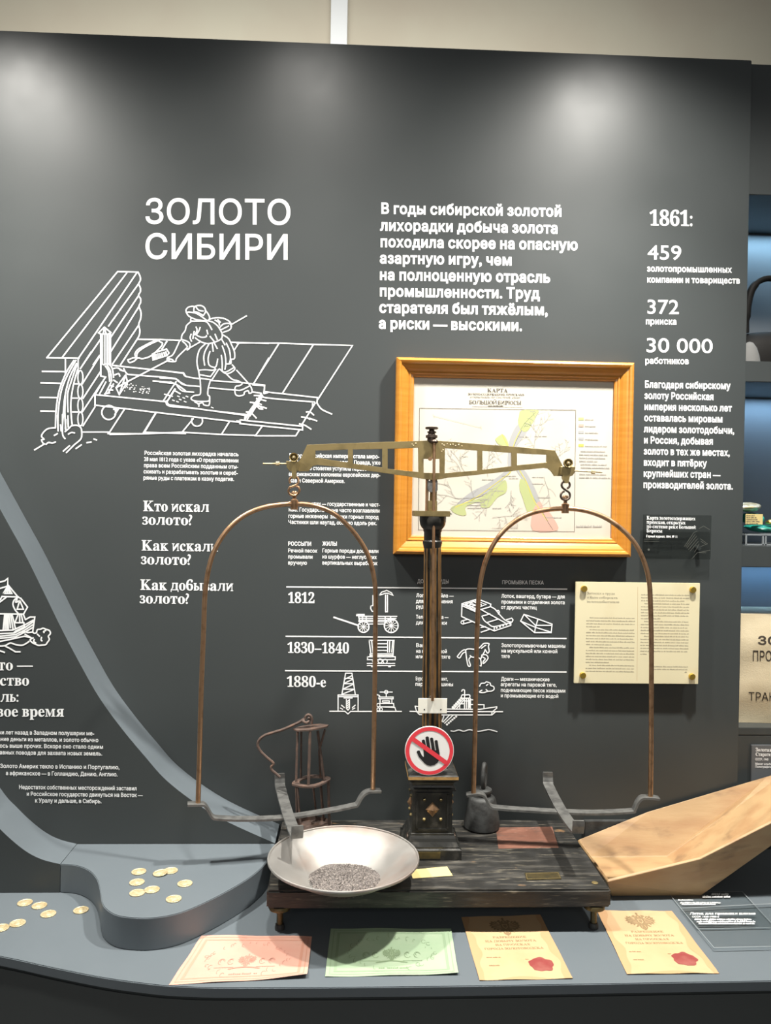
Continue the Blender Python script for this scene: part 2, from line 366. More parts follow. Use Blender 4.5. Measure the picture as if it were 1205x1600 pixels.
def sglyph(ch):
    k = (ch, 'serif')
    if k in GL: return GL[k]
    cs = None; xh = .48
    if ch == ' ': r = (([], []), .22); GL[k] = r; return r
    if ch in SER: cs = _contours(mb(SER[ch]))
    elif ch in SMALL: cs = _emb([[(x*XH, y*XH) for x, y in c] for c in _contours(mb(SMALL[ch]))], .008)
    elif ch in 'лЛдД':
        h = xh if ch in 'лд' else .7; w_ = h*.95; d_ = ch in 'дД'; t_ = .125 if ch in 'лд' else .14; b_ = .04 if d_ else 0
        cs = [rect(w_-t_, 0, w_, h), rect(w_*.18, h-.04, w_+.03, h), [(w_*.26, h), (w_*.26+.075, h), (w_*.24+.04, h*.35), (w_*.12, .04), (w_*.10, 0), (0, 0), (0, .05), (w_*.15, h*.3)]]
        if d_: cs = cs+[rect(-.02, 0, w_+.06, .045), rect(-.02, -.11, .025, .03), rect(w_+.015, -.11, w_+.06, .03)]
        else: cs = cs+[rect(w_-t_-.04, 0, w_+.04, .035), rect(-.05, 0, .06, .06)]
    elif ch in 'иИй':
        s = 1 if ch == 'И' else XH
        c0 = _contours(mb('N')); mx = max(p[0] for c in c0 for p in c); cs = _emb([[((mx-x)*s, y*s) for x, y in c][::-1] for c in c0], 0 if s == 1 else .008)
        if ch == 'й': cs = cs+[[(.14, .58), (.16, .64), (.25, .60), (.34, .64), (.36, .58), (.25, .535)]]
    elif ch in 'яЯ':
        s = 1 if ch == 'Я' else XH
        c0 = _contours(mb('R')); mx = max(p[0] for c in c0 for p in c); cs = _emb([[((mx-x)*s, y*s) for x, y in c][::-1] for c in c0], 0 if s == 1 else .008)
    elif ch in 'зЗ':
        s = .72 if ch == 'з' else 1
        cs = [[(x*s, y*s) for x, y in c] for c in _contours(mb('3'))]
    elif ch == 'б': cs = [[(x, y*1.0) for x, y in c] for c in _contours(mb('6'))]
    elif ch == 'Б': cs = stem(.05, .7, .12)+[rect(.1, .65, .48, .7), rect(.44, .56, .48, .7)]+[[(x+.1, y) for x, y in c] for c in bowl(0, .42, .42)]
    elif ch == 'ь': cs = stem(.05, xh)+bowl(.03, .36, .30)
    elif ch == 'ы': cs = stem(.05, xh)+bowl(.03, .36, .30)+stem(.46, xh)
    elif ch == 'ю': cs = stem(.05, xh)+[rect(.1, .22, .25, .27)]+[[(x+.21, y) for x, y in c] for c in bowl(0, .42, xh)]
    elif ch == 'Ю': cs = stem(.05, .7, .12)+[rect(.1, .33, .3, .39)]+[[(x+.28, y) for x, y in c] for c in bowl(0, .56, .7)]
    elif ch in 'шщШЩ':
        h = xh if ch in 'шщ' else .7; g = .25 if ch in 'шщ' else .33
        cs = stem(.05, h)+stem(.05+g, h)+stem(.05+2*g, h)+[rect(.05, 0, .15+2*g, .05)]
        if ch in 'щЩ': cs = cs+[rect(.15+2*g, -.12, .21+2*g, .05)]
    elif ch in 'Ыы': cs = stem(.05, .7, .12)+bowl(.03, .44, .42)+stem(.58, .7, .12)
    elif ch in 'Ъь': cs = stem(.12, .7, .12)+[rect(0, .65, .2, .7)]+[[(x+.08, y) for x, y in c] for c in bowl(0, .44, .42)]
    elif ch in 'чЧ':
        h = xh if ch == 'ч' else .7
        cs = stem(.32, h)+[ell(.22, h*.68, .19, h*.26), ell(.25, h*.74, .12, h*.22, True), rect(.03, h*.6, .13, h)]
    elif ch in 'жЖ':
        h = xh if ch == 'ж' else .7
        cs = stem(.33, h)+[[(.0, 0), (.25, h), (.33, h), (.1, 0)], [(.1, h), (.0, h), (.25, 0), (.36, 0)], [(.42, 0), (.7, h), (.78, h), (.52, 0)], [(.66, 0), (.42, h), (.52, h), (.78, 0)]]
    else: cs = _contours(mb(ch))
    cs = _emb(cs, .006)
    if cs:
        x0 = min(p[0] for c in cs for p in c); x1 = max(p[0] for c in cs for p in c)
        cs = [[(x-x0+.015, y) for x, y in c] for c in cs]; r = (cdt(cs), x1-x0+.04)
    else: r = (([], []), .2)
    GL[k] = r; return r
def text(ink, s, x0, yb, h, mapf, x1=None, slope=0.0, bold=.02, serif=False, up=-1, right=False, lean=0.0):
    """letters with capital height h, baseline starting at (x0, yb); x1 stretches the line to end there"""
    gs = [sglyph(c) if serif else glyph(c, bold) for c in s]; w = sum(g[1] for g in gs); sy = h/(.70 if serif else .727)
    sx = (x1-x0)/w if x1 is not None else sy
    if right and x1 is None: x0 -= w*sx
    cx = 0
    for (v, f), adv in gs:
        if f:
            ink.put((v, f), lambda a, b, cx=cx: mapf(x0+(cx+a)*sx+b*sy*lean, yb+slope*(cx+a)*sx+up*b*sy))
        cx += adv
    return x0+cx*sx
def parse(s, x, y, k): return [[(x+float(p.split(',')[0])*k, y+float(p.split(',')[1])*k) for p in l.split()] for l in s.split(';') if l.strip()]
def words(ink, x0, x1, y, h, mapf, slope=0.0, r=None, gap=.35):
    """a line of print too small to read: word-length runs of tiny marks"""
    r = r or rnd; x = x0
    while x < x1-h:
        e = min(x1, x+h*r.uniform(1.5, 5)); k = x
        while k < e-h*.25:
            w = h*r.uniform(.35, .6); up = h*(r.choice((0, 0, 0, .35)))
            ya = y+slope*(k-x0)
            ink.f.append(tuple(range(len(ink.v), len(ink.v)+4))); ink.v += [mapf(k, ya), mapf(k+w*.8, ya), mapf(k+w*.8, ya-h*.75-up), mapf(k, ya-h*.75-up)]
            k += w
        x = e+h*gap
# ------------------------------------------------------------------ structure: wall, room
def struct(o): o['kind'] = 'structure'; return o
def prism(outline, mapf, vec):
    return plate([outline], mapf, 1.0, vec)
ZT, ZP, ZB = .685, .752, .778          # counter, raised platform, scale board
wall = struct(link('wall_back', span(-1.7, .9672, 0, .03, .3, 2.814, .002), 'wall'))
Bc = [(-1.75, 2.95), (-1.40, 2.35), (-1.15, 1.935), (-.952, 1.577), (-.894, 1.473), (-.846, 1.378), (-.801, 1.287), (-.757, 1.204), (-.706, 1.115), (-.649, 1.037), (-.593, .970), (-.539, .910), (-.464, .852), (-.386, .806), (-.268, .7525)]
Bs = [tuple(p.xy) for p in catmull([Vector((x, z, 0)) for x, z in Bc[2:]], 5)]
wallB = struct(link('wall_left', prism([(-1.75, ZT+.0005), (-1.75, 2.9)]+Bs+[(-.268, ZT+.0005)], lambda x, z: Vector((x, -.12, z)), (0, .119, 0)), 'wall', smooth=True))
Cc = [(-1.20, 1.35), (-1.05, 1.06), (-.944, .891), (-.902, .842), (-.866, .807), (-.830, .779), (-.795, .762), (-.756, .752)]
Cs = [tuple(p.xy) for p in catmull([Vector((x, z, 0)) for x, z in Cc], 5)]
def reveal(o):
    o.data.materials.append(M['counter'])
    for f_ in o.data.polygons:
        if abs(f_.normal.y) < .5 and f_.normal.x > .05: f_.material_index = 1  # edge faces turned to the lamps take the lightened slate, light painted in
reveal(wallB)
wallC = struct(link('wall_side', prism([(-1.75, ZT+.0005), (-1.75, 2.2), (-1.5, 2.0)]+Cs+[(-.756, ZT+.0005)], lambda x, z: Vector((x, -.232, z)), (0, .112, 0)), 'wall', smooth=True))
reveal(wallC)
struct(link('wall_far', span(-4.5, 5.5, 4.0, 4.1, 0, 6.0), 'beige'))
a, b = P(517, 30, 3.97), P(543, 30, 3.97)
struct(link('trim_1', span(a.x, b.x, 3.96, 4.0, .0, 6.0, .004), 'white'))
struct(link('floor', span(-4.5, 5.5, -4.5, 4.1, -.05, 0), 'floor'))
# counter
ctr = thing('display_counter', 'dark slate counter with a curved front edge along the exhibition wall', 'counter', (0, -.3, 0))
front = [(-1.75, -.30), (-1.2, -.38), (-1.0, -.43), (-.779, -.495), (-.66, -.536), (-.554, -.570), (-.47, -.590), (-.401, -.601), (-.28, -.607), (.1, -.608), (.7, -.600), (1.3, -.592), (1.8, -.588)]
fr = [tuple(p.xy) for p in catmull([Vector((x, y, 0)) for x, y in front], 4)]
def bevelled(me, w, seg=2):
    bm = bmesh.new(); bm.from_mesh(me)
    bmesh.ops.dissolve_limit(bm, angle_limit=.002, verts=bm.verts, edges=bm.edges)
    bmesh.ops.bevel(bm, geom=[e for e in bm.edges if len(e.link_faces) == 2 and e.calc_face_angle(0) > .6], offset=w, segments=seg, affect='EDGES', clamp_overlap=True)
    return bm_mesh(bm)
link('counter_top', bevelled(prism([(-1.75, -.001)]+fr+[(1.8, -.001)], lambda x, y: Vector((x, y, ZT)), (0, 0, -.020)), .0015), 'counter', ctr, smooth=True)
ins = [(x, y+.004) for x, y in fr]
link('counter_front', bevelled(prism([(-1.75, -.002)]+ins+[(1.8, -.002)], lambda x, y: Vector((x, y, ZT-.024)), (0, 0, -.60)), .003), 'wall', ctr, smooth=True)
pf = [(-.7555, -.232), (-.717, -.239), (-.679, -.265), (-.649, -.306), (-.626, -.356), (-.598, -.425), (-.562, -.464), (-.523, -.477), (-.481, -.478), (-.433, -.460), (-.389, -.418), (-.345, -.362), (-.306, -.300), (-.282, -.240), (-.270, -.180), (-.268, -.1205)]
pfs = [tuple(p.xy) for p in catmull([Vector((x, y, 0)) for x, y in pf], 4)]
plt = link('raised_platform', bevelled(prism([(-.7555, -.1205)]+pfs, lambda x, y: Vector((x, y, ZP)), (0, 0, -(ZP-ZT)+.0004)), .0015), 'counter', smooth=True); recentre(plt); tag(plt, 'curved raised slate platform on the counter carrying eight gold coins', 'platform')
# ------------------------------------------------------------------ lettering and drawings on the wall
W = lambda x, y: P(x, y, -.0007)
def block(name, lines, mapf=W, material='vinyl', parent=wall, label=None):
    k = Ink()
    for l in lines: text(k, *l[:4], mapf, **(l[4] if len(l) > 4 else {}))
    o = k.build(name, material, parent=parent)
    if label: o['label'] = label
    return o
o = block('title_lettering', [('ЗОЛОТО', 225, 349, 39, dict(x1=457, slope=.008, bold=.012)), ('СИБИРИ', 225, 404, 39, dict(x1=454, slope=.006, bold=.012))])
o['label'] = 'large white heading ЗОЛОТО СИБИРИ'
intro = [('В годы сибирской золотой', 595, 333.5, 879), ('лихорадки добыча золота', 594.5, 360, 873), ('походила скорее на опасную', 594, 385.5, 904), ('азартную игру, чем', 593.5, 411, 801),
         ('на полноценную отрасль', 593, 437, 861), ('промышленности. Труд', 593, 462.5, 844), ('старателя был тяжёлым,', 592.5, 488, 857), ('а риски — высокими.', 592, 513, 817)]
block('intro_lettering', [(s, x, y, 16.5, dict(x1=x1, slope=.016, bold=.037)) for s, x, y, x1 in intro], label='white bold introduction in eight lines')
block('statistics_lettering', [
    ('1861:', 1015, 352, 24, dict(x1=1083, slope=.016, serif=True)),
    ('459', 1012, 405, 23, dict(x1=1066, slope=.016, bold=.008)), ('золотопромышленных', 1011, 424, 9.5, dict(x1=1144, slope=.014, bold=.03)), ('компании и товариществ', 1011, 441, 9.5, dict(x1=1157, slope=.014, bold=.03)),
    ('372', 1010, 490, 23, dict(x1=1062, slope=.016, bold=.008)), ('прииска', 1009, 506.5, 9.5, dict(x1=1058, slope=.014, bold=.03)),
    ('30 000', 1008.5, 550, 23, dict(x1=1115, slope=.016, bold=.008)), ('работников', 1008, 568, 9.5, dict(x1=1077, slope=.014, bold=.03))], label='white year 1861 with three figures')
rt = ['Благодаря сибирскому', 'золоту Российская', 'империя несколько лет', 'оставалась мировым', 'лидером золотодобычи,', 'и Россия, добывая', 'золото в тех же местах,', 'входит в пятёрку', 'крупнейших стран —', 'производителей золота.']
rx = [1142, 1116, 1144, 1130, 1148, 1115, 1141, 1105, 1126, 1146]
block('closing_lettering', [(s, 1007.5-.25*i, 605.5+17.4*i, 10.5, dict(x1=rx[i], slope=.018, bold=.037)) for i, s in enumerate(rt)], label='white bold paragraph in ten lines')
t1 = ['Российская золотая лихорадка началась', '28 мая 1812 года с указа «О предоставлении', 'права всем Российским подданным оты-', 'скивать и разрабатывать золотые и сереб-', 'ряные руды с платежом в казну податив.']
e1 = [373, 373, 372.5, 372, 366]
block('decree_lettering', [(s, 225.5-.4*i, 710.5+9.7*i, 6.2, dict(x1=e1[i], slope=.016, bold=.022)) for i, s in enumerate(t1)])
block('question_lettering', [('Кто искал', 223.5, 798.5, 16.5, dict(x1=327, slope=.012, serif=True)), ('золото?', 222, 819.5, 16.5, dict(x1=301, slope=.012, serif=True)),
    ('Как искали', 221, 860, 16.5, dict(x1=341, slope=.012, serif=True)), ('золото?', 220, 881.5, 16.5, dict(x1=299, slope=.012, serif=True)),
    ('Как добывали', 219, 921.5, 16.5, dict(x1=365, slope=.012, serif=True)), ('золото?', 218, 942.5, 16.5, dict(x1=296, slope=.012, serif=True))], label='three white serif questions')
t2 = [('Вскоре Российская империя стала миро-', 452, 714.5, 593), ('вым лидером добычи золота. Правда, уже', 452, 724, 595), ('в середине столетия уступила первое место', 451.5, 734, 594.5), ('американским колониям европейских дер-', 451, 743.5, 594.5), ('жав и Северной Америке.', 451, 753.5, 539)]
t3 = [('Первые партии — государственные и част-', 451, 789.5, 594), ('ные. Государственные часто возглавляли', 451, 799, 594), ('горные инженеры  знатоки горных пород', 450.5, 809, 592), ('Частники шли наугад, обычно вдоль рек.', 450.5, 818.5, 589)]
block('history_lettering', [(s, x, y, 6.2, dict(x1=x1, slope=.014, bold=.022)) for s, x, y, x1 in t2+t3])
block('deposit_lettering', [('РОССЫПИ', 450, 852.5, 6.2, dict(x1=487, slope=.01, bold=.03)), ('ЖИЛЫ', 504, 852.5, 6.2, dict(x1=527, slope=.01, bold=.03)),
    ('Речной песок', 450, 863, 6, dict(x1=496, slope=.012, bold=.022)), ('промывали', 450, 872.5, 6, dict(x1=489, slope=.012, bold=.022)), ('вручную', 450, 882, 6, dict(x1=480, slope=.012, bold=.022)),
    ('Горные породы доставали', 503.5, 863, 6, dict(x1=592, slope=.012, bold=.022)), ('из шурфов — неглубоких', 503.5, 872.5, 6, dict(x1=589, slope=.012, bold=.022)), ('вертикальных выработок', 503.5, 882, 6, dict(x1=590, slope=.012, bold=.022))])
# ----- table of years
k = Ink()
for pts in ([(448, 917), (886, 920.5)], [(447, 994.3), (885, 997.8)], [(446, 1048), (885, 1050)]): k.line(pts, 2.0, W)
for s, x, y, x1, h, kw in (('1812', 450, 942, 492, 16.5, {}), ('1830–1840', 449, 1020, 546, 16.5, {}), ('1880-е', 448, 1073, 510, 16.5, {})): text(k, s, x, y, h, W, x1=x1, slope=.008, serif=True)
for s, x, y, x1 in (('ДОБЫЧА РУДЫ', 652, 911, 702), ('ПРОМЫВКА ПЕСКА', 784.5, 912.5, 850)): text(k, s, x, y, 5.8, W, x1=x1, slope=.01, bold=.012)
for s, x, y, x1 in (('Лопата и кайло —', 650.5, 933, 709), ('для измельчения', 650, 942, 708), ('руды', 650, 950.5, 668), ('Телега и тачка —', 650, 966.5, 701), ('для доставки', 650, 975.5, 699),
        ('Лоток, вашгерд, бутара — для', 783.5, 934, 883), ('промывки и отделения золота', 783.5, 943, 883), ('от других частиц', 783, 951.5, 839),
        ('Вагонетка', 650, 1011, 690), ('на мускульной', 650, 1020, 699), ('или конной тяге', 649.5, 1028.5, 704), ('Золотопромывочные машины', 783.5, 1011, 884), ('на мускульной или конной', 783.5, 1019.5, 871.5), ('тяге', 783.5, 1028, 797),
        ('Буровой инструмент,', 649.5, 1063, 700), ('паровые машины', 649, 1071.5, 708.5), ('Драги — механические', 783, 1063.5, 859), ('агрегаты на паровой тяге,', 782.5, 1072, 870), ('поднимающие песок ковшами', 782.5, 1081, 884), ('и промывающие его водой', 782.5, 1089.5, 873)):
    text(k, s, x, y, 5.8, W, x1=x1, slope=.012, bold=.02)
o = k.build('timeline_lettering', 'vinyl', parent=wall); o['label'] = 'white ruled table of the years 1812, 1830–1840 and 1880'
# ----- sluice drawing
k = Ink()
S1 = '116,748 672,72 832,76;116,748 370,752;238,744 744,82;366,750 822,82;400,803 540,600;600,500 838,165;480,803 530,730;620,585 838,258;618,700 840,345;630,800 840,488;695,803 825,603;825,603 1000,606 1160,612;568,508 522,552 540,562 600,562 618,550 568,508;568,508 560,555;568,508 580,555;540,560 540,880;552,560 552,800;572,562 572,800;590,562 590,800;606,560 606,800;616,560 616,800;945,720 970,705 1055,680 1075,710 1060,730 950,765 945,720;958,725 962,760;972,722 976,755;988,718 992,752;1004,714 1008,747;1020,710 1024,743;1036,706 1042,738;1050,700 1056,733;1060,620 1020,680'
S1s = '832,76 848,110 850,140 838,168 850,200 850,230 836,258 852,285 852,315 840,345 855,390 853,440 838,485 846,530 842,570 825,603;752,765 765,785 800,775 830,750 870,755 930,735 985,690 1025,640 1000,620 985,610 940,625 880,655 830,685 808,720 815,745 790,750 752,765;820,742 828,710 860,680 920,645 985,615'
S2 = '80,152 262,155;70,242 230,246;62,356 195,358;68,464 185,466;330,250 365,250;318,362 360,362;318,470 360,470;262,55 262,180;362,50 362,160;380,130 465,0;395,250 540,20;400,365 540,150;395,470 575,200;400,580 495,430;20,768 100,720;245,778 295,735;345,758 388,728;430,712 465,705;485,683 508,690;395,628 600,628;495,335 495,420;495,335 575,200;530,330 580,235;495,335 1035,388 1060,385;540,120 540,188 580,198;630,105 1190,165 1205,190;1130,235 1030,385;1125,290 1060,390;735,180 660,280 685,335 750,235 735,180;735,180 685,335;660,280 750,235;745,235 1080,60;725,450 605,635;680,445 650,490;640,450 665,450;975,475 880,635;595,640 870,642 880,630 1205,640;200,500 205,600;282,500 285,590;240,490 240,560;225,570 230,620;265,530 262,600;580,320 620,240;600,320 640,250;570,330 610,320;590,295 635,300;610,260 640,270'
S2s = '330,65 270,160 215,300 190,450 185,590;345,65 285,170 232,300 205,480 205,620;350,90 300,190 262,330 245,500 240,640 260,680;352,100 312,220 280,330 283,470;358,140 325,260 305,400 310,520 318,580;262,330 258,470 265,610;90,720 75,690 95,685 75,660 95,625 130,600 185,595;260,625 290,600 310,580 350,575 380,590 390,620 385,680 330,730 270,790;110,725 130,710 160,715 185,705;175,655 200,640;285,645 310,632 335,635;1060,390 1085,425 1205,437;720,130 745,170 800,180 1100,205 1150,230 1205,260;950,228 1090,240 1150,265 1205,305;560,100 600,95 630,130 640,200;575,110 600,150 610,230;590,105 615,150 625,230;640,130 670,125 700,140;650,180 680,170 690,190;640,220 670,240;690,140 720,150'
S3 = '790,335 960,238;440,530 310,605;565,955 880,975 1160,1005 1155,1100 1205,1085;555,1035 830,1060;0,970 130,985;115,968 210,1015;180,965 40,1175;165,1045 75,1190;50,1105 140,1130;160,1065 225,1100;0,500 215,510;790,530 1205,545;75,520 20,615;870,545 825,615;1205,705 1035,995;1120,1110 955,1345;1135,1130 1000,1345;1050,1120 1110,1125;1070,1150 1170,1180;1090,1205 1125,1220;1080,1230 1180,1260;680,390 760,350;0,845 260,875;100,1235 950,1330;0,1185 65,1190'
S3s = '295,205 288,175 310,145 350,132 395,135;375,190 380,145 410,125 460,125 495,150 505,190 480,235;400,140 430,175 480,185;295,205 320,195 400,210 460,245 520,290;295,205 320,240 390,275 470,290 520,290;500,175 530,210 550,255 540,285 520,290;375,190 420,200 480,235;345,265 340,285 350,295 400,295;350,295 295,345 280,400 245,450 238,500;400,295 500,298 540,330 575,390;520,290 580,305 630,340 660,380 690,440 680,490 620,525 540,545 480,535 430,510 390,480;550,275 620,258 690,262 750,285 785,320 785,350;660,370 700,330 760,320 790,345 775,390 700,420;400,360 410,400 385,450;445,365 430,405 400,450;410,455 460,475 510,470 515,455;520,395 530,440;555,465 600,520;610,440 635,500;380,410 370,450 365,490;345,440 335,480 350,520;238,500 215,520 205,545;240,500 290,515 330,545 325,600 300,615;250,520 280,545 305,580;205,545 160,640 130,680 85,700 85,735 130,745 175,740 190,700 300,590;95,710 130,720 150,735;500,550 440,610 415,690 410,760 430,860 440,920;540,555 500,630 485,700 495,785;555,630 535,700 540,770 570,800 620,800 640,715;580,550 590,630;605,545 635,600;430,840 500,835 590,840 610,815 570,800;440,890 560,910;440,930 570,945;560,910 620,830;580,940 650,830;680,490 720,560;700,450 760,490 790,550 820,620 830,680 820,715 790,720 785,765 730,770;690,570 720,660 730,760 720,830;735,540 770,620 780,710 770,760;680,675 690,760 690,840;660,825 740,880 830,830 800,780;690,850 730,860 820,810;740,885 800,940 870,960 910,990 880,1010 840,1020 830,1060 840,1110 880,1125 930,1110 935,1085 975,1065 990,1095 1020,1080 1005,1020 940,940 850,840;840,1060 900,1060 1000,1010;445,945 450,1060 440,1110 380,1120 345,1150 370,1175 440,1185 540,1180 550,1130 530,1110 535,1040 560,950;385,1190 430,1215 430,1240;420,1215 470,1200 490,1225 545,1225 550,1130;260,875 290,910 440,935;0,925 180,940 260,1000 440,1020;1020,1080 1110,1095 1150,1140 1205,1150;190,1015 250,1070 375,1083;65,1190 75,1220 100,1235;1000,1195 1050,1210 1100,1265 1140,1272;610,285 650,310 660,340;640,280 670,310'
S4 = '0,97 400,98 730,110 1090,120 765,625;400,98 155,485;720,115 430,570;150,490 262,498 255,570;262,555 760,610 755,660;235,590 80,810;220,590 100,815;165,590 220,590;185,620 275,640;190,685 280,710;740,660 610,870;715,665 715,700;685,805 755,830;0,760 80,770 75,815;30,820 620,880 620,915 30,855 30,820;0,830 30,832;240,880 175,970;170,970 555,970 590,915'
S4s = '150,560 230,570 265,610 735,652;130,655 185,665 240,715;90,745 130,750 185,803;655,745 690,745 725,775;610,792 660,800 690,815;590,858 640,870 700,908;755,660 800,720 895,765'
S0 = '297,468 755,522;520,455 530,467 770,500 770,515;490,490 450,555;607,510 570,555;720,520 695,560;345,560 450,558 570,553 695,560 800,563'
for s, x, y, q, sm in ((S1, 50, 410, .1992, 0), (S1s, 50, 410, .1992, 1), (S2, 50, 550, .1992, 0), (S2s, 50, 550, .1992, 1), (S3, 250, 460, .14108, 0), (S3s, 250, 460, .14108, 1), (S4, 370, 520, .16598, 0), (S4s, 370, 520, .16598, 1), (S0, 0, 400, .498, 0)):
    for l in parse(s, x, y, q): k.line(l, 2.1 if q != .14108 else 1.9, W, smooth=bool(sm))
for cy in (200, 310, 420, 525): k.circle(50+380*.1992, 550+cy*.1992, 4, 1.8, W, ry=11)
k.circle(50+603*.1992, 550+475*.1992, 11, 2.2, W); k.circle(308, 657.5, 8.5, 2.0, W, a0=-.4, a1=PI+.4)
for i in range(46):
    x = rnd.uniform(715, 950); y = 270+(x-715)*.15+rnd.uniform(-35, 45)*(1-.5*(x-715)/240); k.dot(50+x*.1992, 550+y*.1992, rnd.uniform(.7, 1.5), W, ry=.8, n=6)
for x, y in ((205, 1130), (150, 1175), (195, 1190), (225, 1165), (265, 1148), (280, 1190), (300, 1132), (580, 1255)): k.line([(250+x*.141-1.5, 460+y*.141-.6), (250+x*.141+1.5, 460+y*.141+.6)], 1.5, W)
o = k.build('sluice_drawing', 'vinyl', parent=wall); o['label'] = 'white line drawing of a man in a hat raking gold sand in a sluice box'
# ----- table pictograms
k = Ink()
I5 = '705,150 705,350 728,350 728,150;630,155 660,115 700,103 718,95 735,103 775,125 795,155 735,130 700,130 630,155;555,155 555,275;530,280 560,275 585,275 585,310 565,345 545,345 528,310 530,280;360,380 450,380 450,395 360,395 360,380;380,402 840,404;385,425 830,428;385,448 800,450;385,465 780,470;380,380 400,465;475,400 475,470;430,400 430,470;700,410 700,470;765,410 760,470;510,495 700,495;510,690 805,690 795,850 530,850 510,690;540,700 555,840;730,700 730,830;755,700 752,830;790,700 778,830;560,730 730,730;560,770 730,770;560,810 730,810;520,850 520,885 795,885 795,850;530,868 795,868;490,885 820,885 820,920 490,920 490,885;485,965 815,965;485,990 815,990;540,1003 560,1003;740,1003 765,1003;185,1335 230,1080 305,1080 345,1335;225,1150 305,1110;215,1142 310,1142;215,1200 318,1150;205,1205 322,1205;200,1268 325,1210;195,1272 335,1270;190,1330 335,1272;140,1340 378,1340 378,1525;140,1340 140,1525;140,1360 378,1360;210,1375 310,1375;240,1390 240,1500 258,1520 275,1500 275,1390;243,1420 272,1400;243,1445 272,1425;243,1470 272,1450;243,1495 272,1475;180,1460 215,1490;168,1495 195,1510;345,1460 310,1490;340,1495 310,1510;40,1533 220,1533 258,1565 290,1535 895,1535;640,1305 785,1305;713,1320 713,1360;625,1365 795,1365 795,1385 625,1385 625,1365;640,1385 640,1440;780,1385 780,1430;670,1430 670,1410 750,1410 750,1430 670,1430;600,1335 630,1345 640,1365;640,1440 800,1440 805,1480 640,1480;640,1480 815,1488 830,1530'
I6 = '70,830 110,835;70,830 90,900 125,935 410,940 1035,940 1080,900;470,865 880,870 1095,838 1095,855 1035,905 1030,940;110,862 470,865;5,895 110,897 1170,900;775,810 935,812 935,855;690,740 690,860;715,740 715,860;740,735 740,860;765,735 765,860;690,765 740,765;640,800 690,800;630,800 630,855;680,730 560,860;690,745 590,860;650,730 755,730;825,680 810,800;765,750 815,750;500,945 420,1030;545,945 440,1045;745,750 745,850;752,750 752,850;758,750 758,850'
I6s = '600,210 630,225 665,170 700,150;600,205 645,150 680,125 705,125;705,125 740,110 840,115 890,85 930,45 975,40 1000,50 990,80 1000,140 980,165 965,145 950,120 940,150 910,200 890,250;760,195 790,215 840,215 890,240 900,320 885,320;705,125 715,220 735,320 765,320 745,250 765,215;900,105 940,75 960,65;905,190 960,185 985,230 930,295 925,270 950,235 920,215;880,580 900,545 945,540 965,525 1010,540 1020,570 1055,585 1060,620 1030,640 980,645 930,660 880,655 890,640 910,630;965,570 985,555;960,620 980,640;655,645 665,625 690,630 692,680 690,740;650,720 660,690 700,690 755,690 755,730;520,1140 560,1145 620,1128 680,1145 750,1125 820,1140 880,1145 960,1128 1010,1125 1100,1150'
I7 = '90,175 275,120 430,180 425,210 325,240;90,175 85,325 270,410 400,465;90,175 270,265;95,200 265,275;130,180 265,140;130,180 245,230 375,185 265,145;245,230 245,260;270,250 325,240;470,445 470,495;330,320 420,295;390,395 520,355;325,250 600,400;85,380 150,360;100,415 205,385;315,455 370,445;315,510 420,475;665,395 665,430 470,495 400,465;610,365 675,345 690,365 680,390 660,390;820,300 985,355 1150,415 1140,515 945,515 780,380 820,300;820,300 955,430 1150,430;780,380 960,455 1140,510;985,355 955,455 945,515;180,190 220,175;210,205 260,190;170,165 280,205;220,150 320,190'
I7s = '430,180 430,210 480,240 530,300 600,370 665,390;325,320 350,370 400,410 470,445 665,395;500,260 520,255 530,280 520,300'
for s, x, y, q, sm in ((I5, 510, 910, .1313, 0), (I6, 640, 1000, .12448, 0), (I6s, 640, 1000, .12448, 1), (I7, 710, 920, .13278, 0), (I7s, 710, 920, .13278, 1)):
    for l in parse(s, x, y, q): k.line(l, 1.7, W, smooth=bool(sm))
k.line([(510+90*.1313, 910+415*.1313), (510+375*.1313, 910+510*.1313)], 2.6, W)
for cx, cy, r, ns in ((443, 530, 65, 10), (772, 515, 82, 12)):
    px, py, pr = 510+cx*.1313, 910+cy*.1313, r*.1313; k.circle(px, py, pr, 2.0, W); k.dot(px, py, 1.6, W)
    for i in range(ns): t = 2*PI*i/ns; k.line([(px, py), (px+pr*math.cos(t), py+pr*math.sin(t))], .9, W)
for cx, cy, r in ((575, 935, 25), (640, 935, 25), (700, 940, 25), (713, 1305, 20), (620, 1460, 20), (620, 1510, 18), (650, 1510, 18)): k.circle(510+cx*.1313, 910+cy*.1313, r*.1313, 1.4, W, n=14)
for i in range(6):
    t = i/5; k.dot(640+(650-105*t)*.12448, 1000+(730+115*t)*.12448, 2.1, W, n=7)
    k.dot(640+(585-115*t)*.12448, 1000+(960+100*t)*.12448, 1.8, W, n=7); k.dot(640+(430-20*t)*.12448, 1000+(960+60*t)*.12448, 1.2, W, n=7)
k.circle(710+95*.13278, 920+395*.13278, 2.2, 1.4, W)
for i in range(5): k.dot(710+(500+38*i)*.13278, 920+(460-13*i)*.13278, 1.5, W)
o = k.build('pictogram_drawing', 'vinyl', parent=wall); o['label'] = 'white pictograms of mining tools, cart, horse, derrick and dredge'
